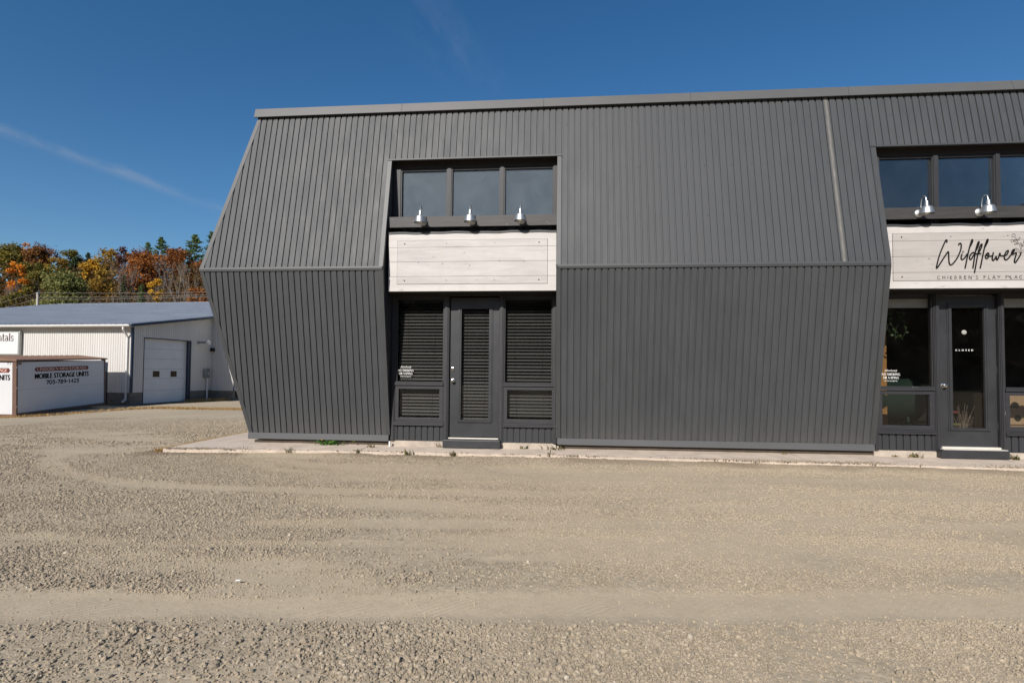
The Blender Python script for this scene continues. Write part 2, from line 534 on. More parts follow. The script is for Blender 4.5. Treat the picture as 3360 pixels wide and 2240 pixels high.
def ground_mat():
    m, nt, p = new_mat('gravel_and_dust')
    T = NT(nt)
    at = T.n('ShaderNodeAttribute', attribute_name='dust')
    dust = at.outputs['Fac']
    geo = T.n('ShaderNodeNewGeometry').outputs['Position']
    fine = T.noise(42, 6, 0.68, vec=geo)
    mid = T.noise(3.0, 4, 0.6, vec=geo)
    vor = T.n('ShaderNodeTexVoronoi', feature='F1')
    vor.inputs['Scale'].default_value = 38
    vor.inputs['Randomness'].default_value = 1.0
    T.l(geo, vor.inputs['Vector'])
    vc = T.n('ShaderNodeSeparateColor')
    T.l(vor.outputs['Color'], vc.inputs[0])
    stone = T.ramp(vc.outputs[0], [(0.0, (0.267, 0.223, 0.164)), (0.5, (0.365, 0.302, 0.218)), (0.85, (0.415, 0.346, 0.253)), (1.0, (0.464, 0.398, 0.302))])
    stone = T.mix(T.m('MULTIPLY', fine, 0.5), stone, (0.379, 0.306, 0.207))
    dcol = T.ramp(T.m('ADD', T.m('MULTIPLY', fine, 0.5), T.m('MULTIPLY', mid, 0.5)), [(0.35, (0.424, 0.343, 0.240)), (0.65, (0.503, 0.414, 0.296))])
    f = T.m('ADD', T.m('MULTIPLY', dust, 0.7), T.m('MULTIPLY', T.m('SUBTRACT', T.noise(9, 4, 0.6, vec=geo), 0.35), 0.9), True)
    col = T.mix(f, stone, dcol)
    big = T.noise(0.28, 4, 0.55, vec=geo)
    col = T.mix(T.m('MULTIPLY', T.ramp(big, [(0.42, 0.0), (0.68, 1.0)]), 0.28), col, (0.298, 0.249, 0.176))
    # turf and leaf litter far beyond the lots
    sep = T.n('ShaderNodeSeparateXYZ')
    T.l(geo, sep.inputs[0])
    far = T.m('DIVIDE', T.m('SUBTRACT', sep.outputs[1], 44.0), 10.0, True)
    back = T.m('DIVIDE', T.m('SUBTRACT', -24.0, sep.outputs[1]), 6.0, True)
    col = T.mix(T.m('MAXIMUM', far, back), col, (0.085, 0.080, 0.035))
    T.l(col, p.inputs['Base Color'])
    p.inputs['Roughness'].default_value = 0.95
    p.inputs['Specular IOR Level'].default_value = 0.2
    da = T.n('ShaderNodeAttribute', attribute_name='dirt').outputs['Fac']
    col2 = T.mix(T.m('MULTIPLY', da, T.m('ADD', T.m('MULTIPLY', mid, 0.9), 0.2), True), col, (0.184, 0.146, 0.105))
    T.l(col2, p.inputs['Base Color'])
    inv = T.m('SUBTRACT', 1.0, T.m('MULTIPLY', dust, 0.85))
    hgt = T.m('ADD', T.m('MULTIPLY', T.m('SUBTRACT', 1.0, vor.outputs['Distance']), 0.4), T.m('MULTIPLY', fine, 1.3))
    b1 = T.bump(T.m('MULTIPLY', hgt, inv), 0.5, 0.014)
    wv = T.n('ShaderNodeTexWave', wave_type='BANDS', bands_direction='X')
    wv.inputs['Scale'].default_value = 8.5
    wv.inputs['Distortion'].default_value = 3.0
    wv.inputs['Detail'].default_value = 2.0
    mp = T.n('ShaderNodeMapping')
    mp.inputs['Rotation'].default_value = (0, 0, 0.75)
    T.l(geo, mp.inputs[0])
    T.l(mp.outputs[0], wv.inputs['Vector'])
    td = T.n('ShaderNodeAttribute', attribute_name='tread').outputs['Fac']
    brk = T.ramp(T.noise(2.6, 4, 0.6, vec=geo), [(0.42, 0.0), (0.62, 1.0)])
    b2 = T.bump(T.m('MULTIPLY', wv.outputs['Fac'], T.m('MULTIPLY', td, brk)), 0.42, 0.006, b1)
    T.l(T.bump(T.noise(160, 3, 0.6, vec=geo), 0.35, 0.003, b2), p.inputs['Normal'])
    return m
M['ground'] = ground_mat()
gm.materials.append(M['ground'])
g = bpy.data.objects.new('ground', gm)
COL.objects.link(g)
tag(g, kind='structure')

# loose crushed stone lying on the lot: geometry-node instances on scattered points
def stone_mat():
    m, nt, p = new_mat('crushed_stone')
    T = NT(nt)
    r_ = T.n('ShaderNodeObjectInfo').outputs['Random']
    c = T.ramp(r_, [(0.0, (0.156, 0.136, 0.106)), (0.3, (0.261, 0.217, 0.162)), (0.8, (0.339, 0.279, 0.203)), (0.985, (0.375, 0.315, 0.235)), (1.0, (0.513, 0.464, 0.386))])
    n = T.noise(2.0, 4, 0.6)
    c = T.mix(T.m('MULTIPLY', n, 0.4), c, (0.347, 0.282, 0.202))
    du = T.n('ShaderNodeAttribute', attribute_name='coat', attribute_type='INSTANCER').outputs['Fac']
    c = T.mix(T.m('MULTIPLY', du, 0.75, True), c, (0.416, 0.340, 0.243))
    di = T.n('ShaderNodeAttribute', attribute_name='soil', attribute_type='INSTANCER').outputs['Fac']
    T.l(T.mix(T.m('MULTIPLY', di, 0.7, True), c, (0.151, 0.115, 0.076)), p.inputs['Base Color'])
    p.inputs['Roughness'].default_value = 0.92
    p.inputs['Specular IOR Level'].default_value = 0.2
    return m
M['stone'] = stone_mat()
rs = np.random.RandomState(4)
def scatter(n, x0, x1, y0, y1, smin, smax, pw, keep):
    x = rs.uniform(x0, x1, n)
    y = rs.uniform(y0, y1, n)
    d = dusty(x, y)
    pch = fbm(x*0.8+31, y*1.6+7, 4)
    p = np.clip((1-np.minimum(d, 1))**1.3*(0.22+1.5*sstep(0.36, 0.64, pch)), 0.05, 1)*keep(x, y)
    k = rs.rand(n) < p
    x, y, d = x[k], y[k], d[k]
    s = smin+(smax-smin)*rs.rand(len(x))**pw
    s = s*(1-0.45*d)
    return x, y, s
one = lambda x, y: np.ones_like(x)
coarse = lambda x, y: sstep(3.1, 2.5, y-0.117*x)*0.9*sstep(2.4, -2.0, x)+0.10
midk = lambda x, y: 0.35+0.65*sstep(1.5, -3.0, x)
slabk = lambda x, y: (y < 8.0).astype(float)+((x < -6.05) & (y >= 8.0)).astype(float)
sets = [scatter(50000, -3.6, 3.4, 1.7, 3.2, 0.005, 0.017, 2.4, coarse),
        scatter(260000, -4.6, 4.6, 1.7, 4.6, 0.003, 0.009, 1.8, one),
        scatter(75000, -6.0, 5.5, 3.0, 6.0, 0.006, 0.015, 2.6, midk),
        scatter(170000, -8.5, 7.5, 4.3, 8.0, 0.005, 0.012, 1.8, one),
        scatter(70000, -17, -6.05, 4.0, 19, 0.009, 0.022, 1.8, one),
        scatter(900, -5.5, 5.0, 1.7, 6.5, 0.014, 0.024, 2.5, one),
        scatter(14000, -6.2, 7.5, 7.45, 8.12, 0.006, 0.016, 1.6, one)]
sx, sy, ss = [np.concatenate([a[k] for a in sets]) for k in range(3)]
sz = ground_h(sx, sy)-0.02+(1-sstep(8, 22, np.hypot(sx, sy-4)))*(0.018*(fbm(sx*0.9, sy*0.9, 3)-0.5)-dusty(sx, sy)*0.007)+edge_pile(sx, sy)
sz = sz+ss*0.25
on_slab = (sx > -5.97) & (sy > np.interp(sx, [-5.98, -3.05, -0.22, 3.3, 6.1, 9.9], [7.93, 8.09, 8.10, 7.97, 7.86, 7.82])-.01)
sz = np.where(on_slab, 0.036+ss*.3, sz)
pm = bpy.data.meshes.new('loose_gravel')
pm.vertices.add(len(sx))
pm.vertices.foreach_set('co', np.stack([sx, sy, sz], 1).astype(np.float32).ravel())
a1 = pm.attributes.new('scl', 'FLOAT_VECTOR', 'POINT')
a1.data.foreach_set('vector', (ss[:, None]*np.stack([rs.uniform(0.7, 1.35, len(ss)), rs.uniform(0.55, 1.0, len(ss)), rs.uniform(0.5, 1.0, len(ss))], 1)).astype(np.float32).ravel())
a2 = pm.attributes.new('rot', 'FLOAT_VECTOR', 'POINT')
a2.data.foreach_set('vector', np.stack([rs.normal(0, 0.35, len(ss)), rs.normal(0, 0.35, len(ss)), rs.uniform(0, 6.28, len(ss))], 1).astype(np.float32).ravel())
cs_ = dusty(sx, sy)
a3 = pm.attributes.new('coat', 'FLOAT', 'POINT')
a3.data.foreach_set('value', np.clip(cs_*1.1+.35*sstep(-1.5, 3.5, sx), 0, 1).astype(np.float32))
_e2 = np.interp(sx, [-5.98, -3.05, -0.22, 3.3, 6.1, 9.9], [7.93, 8.09, 8.10, 7.97, 7.86, 7.82])-sy
a4 = pm.attributes.new('soil', 'FLOAT', 'POINT')
a4.data.foreach_set('value', (np.where(sx > -6.3, (1-sstep(.05, .42, _e2+(fbm(sx*2.2, sy*2.2, 3)-.5)*.35))*(_e2 > -.3), 0)*sstep(.2, .5, fbm(sx*.8+5, sy*.3, 3))).astype(np.float32))
pm.update()
pm.materials.append(M['stone'])
gravel = bpy.data.objects.new('loose_gravel', pm)
COL.objects.link(gravel)
tag(gravel, 'loose grey crushed stone scattered over the dusty lot', 'gravel', kind='stuff')
ng = bpy.data.node_groups.new('scatter_stone', 'GeometryNodeTree')
ng.interface.new_socket(name='Geometry', in_out='INPUT', socket_type='NodeSocketGeometry')
ng.interface.new_socket(name='Geometry', in_out='OUTPUT', socket_type='NodeSocketGeometry')
gi = ng.nodes.new('NodeGroupInput')
go = ng.nodes.new('NodeGroupOutput')
ico = ng.nodes.new('GeometryNodeMeshIcoSphere')
ico.inputs['Radius'].default_value = 1.0
ico.inputs['Subdivisions'].default_value = 1
smn = ng.nodes.new('GeometryNodeSetMaterial')
smn.inputs['Material'].default_value = M['stone']
iop = ng.nodes.new('GeometryNodeInstanceOnPoints')
na1 = ng.nodes.new('GeometryNodeInputNamedAttribute')
na1.data_type = 'FLOAT_VECTOR'
na1.inputs['Name'].default_value = 'scl'
na2 = ng.nodes.new('GeometryNodeInputNamedAttribute')
na2.data_type = 'FLOAT_VECTOR'
na2.inputs['Name'].default_value = 'rot'
L_ = ng.links.new
L_(gi.outputs[0], iop.inputs['Points'])
L_(ico.outputs['Mesh'], smn.inputs['Geometry'])
L_(smn.outputs[0], iop.inputs['Instance'])
L_(na2.outputs['Attribute'], iop.inputs['Rotation'])
L_(na1.outputs['Attribute'], iop.inputs['Scale'])
L_(iop.outputs[0], go.inputs[0])
md = gravel.modifiers.new('scatter', 'NODES')
md.node_group = ng

# wooded hillside beyond the warehouse, and a lower one across the road behind the camera
def hill_mesh(name, f, xs, ys, mat):
    X, Y = np.meshgrid(xs, ys)
    Zh = f(X, Y)
    nx, ny = len(xs), len(ys)
    ii = np.arange(nx*ny).reshape(ny, nx)
    q = np.stack([ii[:-1, :-1].ravel(), ii[:-1, 1:].ravel(), ii[1:, 1:].ravel(), ii[1:, :-1].ravel()], 1)
    me = np_mesh(name, np.stack([X.ravel(), Y.ravel(), Zh.ravel()], 1), q)
    me.polygons.foreach_set('use_smooth', [True]*len(me.polygons))
    me.materials.append(mat)
    o = bpy.data.objects.new(name, me)
    COL.objects.link(o)
    return tag(o, kind='structure')
M['litter'] = simple('forest_floor', (0.085, 0.058, 0.030), 0.95, var=0.5, scale=0.25)
FW = np.array([-math.sin(YAW), math.cos(YAW)])
def hill_h(x, y):
    d = x*FW[0]+y*FW[1]
    h = 0.23*np.maximum(0, d-52)
    h = np.minimum(h, 0.23*88+0.04*(np.maximum(d, 140)-140))
    return h-1.2+1.2*sstep(50, 60, d)+0.8*(fbm(x*0.05, y*0.05, 3)-0.5)*sstep(55, 75, d)
hill_mesh('hillside', hill_h, np.linspace(-420, 200, 90), np.linspace(30, 420, 70), M['litter'])
hill_mesh('hillside_across_road', lambda x, y: 0.33*np.maximum(0, -y-40)*np.exp(-np.maximum(0, -y-90)/80)-0.9, np.linspace(-260, 260, 50), np.linspace(-240, -36, 30), M['litter'])

# ------------------------------------------------------------------ concrete walk along the shop front
walk = empty('sidewalk')
tag(walk, kind='structure')
fx = [(-5.98, 7.93), (-3.05, 8.09), (-0.22, 8.10), (3.3, 7.97), (6.1, 7.86), (9.9, 7.82)]
for (ax, ay), (bx, by) in zip(fx[:-1], fx[1:]):
    mb = MB()
    g2 = 0.006
    n = 24
    rr = random.Random(int(ax*10))
    front = []
    for i in range(n+1):
        t = i/n
        front.append((ax+g2+(bx-ax-2*g2)*t, ay+(by-ay)*t+rr.uniform(-0.02, 0.02)+.02*math.sin(i*.7+ax)*math.sin(i*.31), 0.035+rr.uniform(-0.002, 0.002)))
    back = [(bx-g2, 8.9, 0.05), (ax+g2, 8.9, 0.05)]
    if ax < -5.9: back = [(bx-g2, 8.9, 0.05), (-5.0, 8.9, 0.05), (-5.0, 11.5, 0.05), (-5.98, 11.5, 0.04)]
    mb.prism(front+back, (0, 0, -0.09))
    mb.build('concrete_slab', M['slab'], walk)

# ------------------------------------------------------------------ the shop building
shop = empty('storefront_building', (2.0, 12, 0), 0, 'long charcoal ribbed metal building with slanted mansard front and two recessed shopfronts', 'building')
SHOP_T = Matrix.Translation((-2.0, -12, 0))
class SB(MB):
    """parts of the shop are written in world coordinates"""
    def build(self, name, mat, parent=None, **k):
        o = MB.build(self, name, mat, parent if parent is not None else shop, **k)
        if parent is None or parent is shop:
            o.data.transform(SHOP_T)
        else:
            o.data.transform(Matrix.Translation([-v for v in ORIGIN.get(parent.name, (2.0, 12, 0))]))
            o.location = (0, 0, 0)
        return o
ORIGIN = {}
ZB, ZK0, ZK1, ZT = 0.22, 2.722, 2.778, 5.36
XL, XLK = -5.03, -5.615
X1, X2, X3, X4, XR = -2.742, -0.125, 4.425, 7.042, 9.7
YB, YK, YT = 8.612, 8.148, 8.685
def yfront(z):
    if z <= ZK0: return YB+(YK-YB)*(z-ZB)/(ZK0-ZB)
    if z >= ZK1: return YK+(YT-YK)*(z-ZK1)/(ZT-ZK1)
    return YK
ZO = 4.522                                  # head of the tall openings
PITCH_R, FLAT, TAPER, GROOVE, DEEP = 0.0962, 0.0715, 0.0022, 0.0203, 0.0185
def rib_profile(u0, u1, phase=0.0):
    """(u, depth) along the sheet"""
    pts = []
    k = math.floor((u0-phase)/PITCH_R)-1
    while True:
        b = phase+k*PITCH_R
        if b > u1: break
        for du, dp in ((0, 0), (FLAT, 0), (FLAT+TAPER, DEEP), (FLAT+TAPER+GROOVE, DEEP)):
            u = b+du
            if u0-1e-9 <= u <= u1+1e-9: pts.append((u, dp))
        k += 1
    def dep(u):
        w = (u-phase) % PITCH_R
        if w <= FLAT: return 0
        if w <= FLAT+TAPER: return DEEP*(w-FLAT)/TAPER
        if w <= FLAT+TAPER+GROOVE: return DEEP
        return DEEP*(PITCH_R-w)/TAPER
    if not pts or pts[0][0] > u0+1e-6: pts.insert(0, (u0, dep(u0)))
    if pts[-1][0] < u1-1e-6: pts.append((u1, dep(u1)))
    return pts
def rib_sheet(name, u0, u1, pos, zlo, zhi, mat, phase=0.0, parent=None, cls=SB):
    pr = rib_profile(u0, u1, phase)
    mb = cls()
    vs, fs = [], []
    for u, d in pr:
        a, b = zlo(u), zhi(u)
        b = max(a, b)
        vs.append(pos(u, a, d))
        vs.append(pos(u, b, d))
    for i in range(len(pr)-1):
        if zhi(pr[i][0])-zlo(pr[i][0]) < 1e-4 and zhi(pr[i+1][0])-zlo(pr[i+1][0]) < 1e-4: continue
        fs.append((2*i, 2*i+2, 2*i+3, 2*i+1))
    mb.add(vs, fs)
    return mb.build(name, mat, parent)
def sheets(u0, u1, pos, zlo, zhi, mat, n=8, phase=0.0):
    u = u0
    while u < u1-1e-6:
        e = min(u1, phase+PITCH_R*n*(math.floor((u-phase)/(PITCH_R*n)+1e-6)+1))
        if u1-e < PITCH_R*1.5: e = u1
        rib_sheet('siding_sheet', u, e, pos, zlo, zhi, mat, phase)
        u = e
front = lambda u, z, d: (u, yfront(z)+d, z)
def lo_lower(u):
    if u >= XL: return ZB
    return ZB+(ZK0-ZB)*(XL-u)/(XL-XLK)
def hi_upper(u):
    if u >= XL: return ZT
    return ZT-(ZT-ZK1)*(XL-u)/(XL-XLK)
for a, b in ((XLK, X1), (X2, X3), (X4, XR)):
    sheets(a, b, front, lo_lower, lambda u: ZK0, M['siding'], phase=-2.75)
    sheets(a, b, front, lambda u: ZK1, hi_upper, M['siding'], phase=-2.75)
for a, b in ((X1, X2), (X3, X4)):
    sheets(a, b, front, lambda u: ZO, lambda u: ZT, M['siding'], phase=-2.75)
# left end wall, same flare, running back
sidepos = lambda u, z, d: ((XL+(XLK-XL)*(z-ZB)/(ZK0-ZB) if z <= ZK0 else XLK+(XL-XLK)*(z-ZK1)/(ZT-ZK1))+d, u, z)
def lo_side(u):
    if u >= YB: return ZB
    return ZB+(ZK0-ZB)*(YB-u)/(YB-YK)
def hi_side(u):
    if u >= YT: return ZT
    return ZT-(ZT-ZK1)*(YT-u)/(YT-YK)
sheets(YK, 22.0, sidepos, lo_side, lambda u: ZK0, M['siding'], n=16)
sheets(YK, 22.0, sidepos, lambda u: ZK1, hi_side, M['siding'], n=16)
# belt trim over the kink
for a, b in ((XLK-0.012, X1+0.004), (X2-0.004, X3+0.008), (X4-0.008, XR)):
    mb = SB()
    o = [(a, YK-0.012, ZK0-0.002), (a, YK-0.016, ZK0+0.03), (a, YK-0.006, ZK1+0.002), (a, YK+0.05, ZK1+0.004), (a, YK+0.05, ZK0-0.002)]
    mb.prism(o, (b-a, 0, 0)).build('belt_trim', M['trim'])
SB().prism([(XLK-0.012, YK, ZK0-0.002), (XLK-0.016, YK, ZK0+0.03), (XLK-0.006, YK, ZK1+0.002), (XLK+0.05, YK, ZK1+0.004), (XLK+0.05, YK, ZK0-0.002)], (0, 13.8, 0)).build('belt_trim', M['trim'])
# corner trim following the flared corner
def strip(pts, w, off, name='corner_trim', mat=None):
    mb = SB()
    for (p, q) in zip(pts[:-1], pts[1:]):
        p, q = Vector(p), Vector(q)
        o = Vector(off)
        wv = Vector(w)
        mb.prism([p+o, p+wv+o, q+wv+o, q+o], -o*2.2)
    return mb.build(name, mat or M['trim'])
strip([(XL-0.006, YB, ZB), (XLK-0.006, YK, ZK0)], (0.062, 0, 0), (0, -0.005, 0))
strip([(XLK-0.006, YK, ZK1), (XL-0.006, YT, ZT)], (0.062, 0, 0), (0, -0.005, 0))
strip([(XL, YB, ZB), (XLK, YK, ZK0)], (0, 0.06, 0), (-0.006, 0, 0))
strip([(XLK, YK, ZK1), (XL, YT, ZT)], (0, 0.06, 0), (-0.006, 0, 0))
# J-trim framing the tall openings
for x, s in ((X1, -1), (X2, 1), (X3, -1), (X4, 1)):
    w = 0.046*s
    strip([(x, yfront(ZB), ZB), (x, yfront(ZK0), ZK0)], (w, 0, 0), (0, -0.004, 0), 'opening_trim')
    strip([(x, yfront(ZK1), ZK1), (x, yfront(ZO), ZO)], (w, 0, 0), (0, -0.004, 0), 'opening_trim')
for a, b in ((X1, X2), (X3, X4)):
    y = yfront(ZO)
    SB().box(a-0.05, b+0.05, y-0.016, y+0.03, ZO-0.016, ZO+0.006).build('head_trim', M['trim'])
for x, s_ in ((X1, 1), (X2, -1), (X3, 1), (X4, -1)):
    for (za, zb_) in ((ZB, ZK0), (ZK1, ZO)):
        a, b = Vector((x, yfront(za)-.004, za)), Vector((x, yfront(zb_)-.004, zb_))
        d = Vector((0, .05, 0))
        SB().prism([a, a+d, b+d, b], (.016*s_, 0, 0)).build('return_trim', M['trim'])
# roof cap in lengths
joints = [-5.085, -2.62, -0.36, 1.87, 4.15, 6.4, 8.6, XR+0.02]
for a, b in zip(joints[:-1], joints[1:]):
    o = [(a, 8.625, 5.335), (a, 8.668, 5.484), (a, 9.05, 5.47), (a, 9.05, 5.40), (a, 8.72, 5.40), (a, 8.66, 5.335)]
    SB().prism(o, (b-a-0.004, 0, 0)).build('roof_cap', M['cap'])
SB().prism([(-5.085, 9.05, 5.335), (-5.05, 9.05, 5.484), (-4.8, 9.05, 5.47), (-4.8, 9.05, 5.40), (-5.05, 9.05, 5.335)], (0, 13, 0)).build('roof_cap', M['cap'])
SB().prism([(-5.05, 8.70, 5.38), (XR, 8.70, 5.38), (XR, 22, 5.38), (-5.05, 22, 5.38)], (0, 0, 0.03)).build('roof', M['soffit'])
SB().box(-5.0, XR, 8.715, 8.74, 5.25, 5.38).build('roof_edge_board', M['dark'])
# base flashing, and a dark strip painted in for the shade above the foundation
for a, b in ((XL-0.012, X1-0.003), (X2+0.003, X3-0.003), (X4+0.003, XR)):
    SB().prism([(a, 8.606, ZB+0.002), (a, 8.598, ZB+0.001), (a, 8.592, 0.128), (a, 8.604, 0.120), (a, 8.612, 0.126)], (b-a, 0, 0)).build('base_flashing', M['flash'])
    SB().box(a+0.20 if a < -5 else a+0.02, b-0.01, 8.66, 8.80, 0.092, 0.20).build('shade_strip', M['soffit'])
SB().box(-4.99, 9.6, 8.70, 8.98, -0.1, 0.092).build('foundation', M['concrete'])
SB().box(-4.99, -4.7, 8.98, 21.9, -0.1, 0.30).build('foundation', M['concrete'])
# screw heads (too small to pick apart singly)
mb = SB()
rnd = random.Random(3)
for zr in (0.42, 1.05, 1.75, 2.45, 2.82, 3.50, 4.28, 5.02):
    k = 0
    u = -5.5
    while u < XR-0.1:
        k += 1
        u = -2.75+PITCH_R*(math.ceil((-5.5+2.75)/PITCH_R)+[0, 2, 4, 7][k % 4]+(k//4)*7)+FLAT-0.008
        if u > XR: break
        if u < XLK+0.1 or (u < XL and abs(zr-2.75) > 0.45): continue
        if (X1 < u < X2 or X3 < u < X4) and zr < ZO: continue
        y = yfront(zr+rnd.uniform(-0.01, 0.01))
        z = zr+rnd.uniform(-0.006, 0.006)
        mb.lathe([(0.0055, y+0.001), (0.0055, y-0.003), (0.003, y-0.005)], (u, 0, z), 6, 'y')
tag(mb.build('screw_heads', M['trim']), kind='stuff')

# cheeks of the recesses, ribbed in vertical strips
for x, s in ((X1, 1), (X2, -1), (X3, 1), (X4, -1)):
    def zl(u):
        if u >= YB: return 0.14
        return ZB+(ZK0-ZB)*(YB-u)/(YB-YK)
    def zh(u):
        t = ZK1+(ZT-ZK1)*(u-YK)/(YT-YK)
        return min(ZO, t)
    rib_sheet('recess_cheek', YK+0.004, 8.78, lambda u, z, d: (x-s*(d-0.002) if s > 0 else x+(d-0.002), u, z), zl, zh, M['skirt'], phase=YK+0.05)
# soffit over each recess
for a, b in ((X1, X2), (X3, X4)):
    SB().box(a, b, yfront(ZO)+0.032, 8.86, ZO+0.004, ZO+0.03).build('recess_soffit', M['soffit'])

# rooms behind the glass
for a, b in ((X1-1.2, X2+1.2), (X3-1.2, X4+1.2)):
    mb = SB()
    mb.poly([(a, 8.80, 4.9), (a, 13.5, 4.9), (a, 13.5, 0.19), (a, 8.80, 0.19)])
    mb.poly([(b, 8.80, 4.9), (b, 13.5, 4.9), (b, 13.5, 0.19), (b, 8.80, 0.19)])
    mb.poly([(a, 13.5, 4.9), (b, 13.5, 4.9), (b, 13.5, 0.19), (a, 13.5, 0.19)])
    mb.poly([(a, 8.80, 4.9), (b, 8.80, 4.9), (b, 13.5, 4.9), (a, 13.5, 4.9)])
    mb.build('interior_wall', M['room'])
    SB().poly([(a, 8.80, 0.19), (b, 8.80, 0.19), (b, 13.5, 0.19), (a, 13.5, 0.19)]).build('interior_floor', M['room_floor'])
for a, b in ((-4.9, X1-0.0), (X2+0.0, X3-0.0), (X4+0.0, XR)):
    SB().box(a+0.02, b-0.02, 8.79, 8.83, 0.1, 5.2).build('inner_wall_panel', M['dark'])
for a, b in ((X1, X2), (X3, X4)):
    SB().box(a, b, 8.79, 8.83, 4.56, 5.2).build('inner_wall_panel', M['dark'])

def text_flat(body, x0, x1, z0, z1, y, mat, parent, name='lettering', bold=0.0, shear=0.0, spacing=1.0, fat=0.0):
    """default sans lettering fitted to a rectangle in an x-z plane (facing -y)"""
    cu = bpy.data.curves.new('t', 'FONT')
    cu.body = body
    cu.offset = bold
    cu.shear = shear
    cu.space_character = spacing
    cu.resolution_u = 3
    o = bpy.data.objects.new('t', cu)
    COL.objects.link(o)
    dg = bpy.context.evaluated_depsgraph_get()
    me = bpy.data.meshes.new_from_object(o.evaluated_get(dg))
    bpy.data.objects.remove(o)
    bpy.data.curves.remove(cu)
    co = np.array([v.co[:] for v in me.vertices])
    mn, mx = co.min(0), co.max(0)
    nx = x0+(co[:, 0]-mn[0])/(mx[0]-mn[0])*(x1-x0)
    nz = z0+(co[:, 1]-mn[1])/(mx[1]-mn[1])*(z1-z0)
    out = np.stack([nx, np.full(len(nx), y), nz], 1)
    if fat > 0:
        pv, pf = [], []
        faces = [tuple(p.vertices) for p in me.polygons]
        for k, dx in enumerate((-fat, 0.0, fat)):
            o3 = out.copy()
            o3[:, 0] += dx
            o3[:, 1] -= .0003*k
            pf += [tuple(i+len(out)*k for i in q) for q in faces]
            pv.append(o3)
        bpy.data.meshes.remove(me)
        me = bpy.data.meshes.new(name)
        me.from_pydata([tuple(p) for p in np.concatenate(pv)], [], pf)
    else:
        me.vertices.foreach_set('co', out.astype(np.float32).ravel())
    me.update()
    me.materials.clear()
    me.materials.append(mat)
    me.name = name
    ob = bpy.data.objects.new(name, me)
    COL.objects.link(ob)
    ob.parent = parent
    return ob

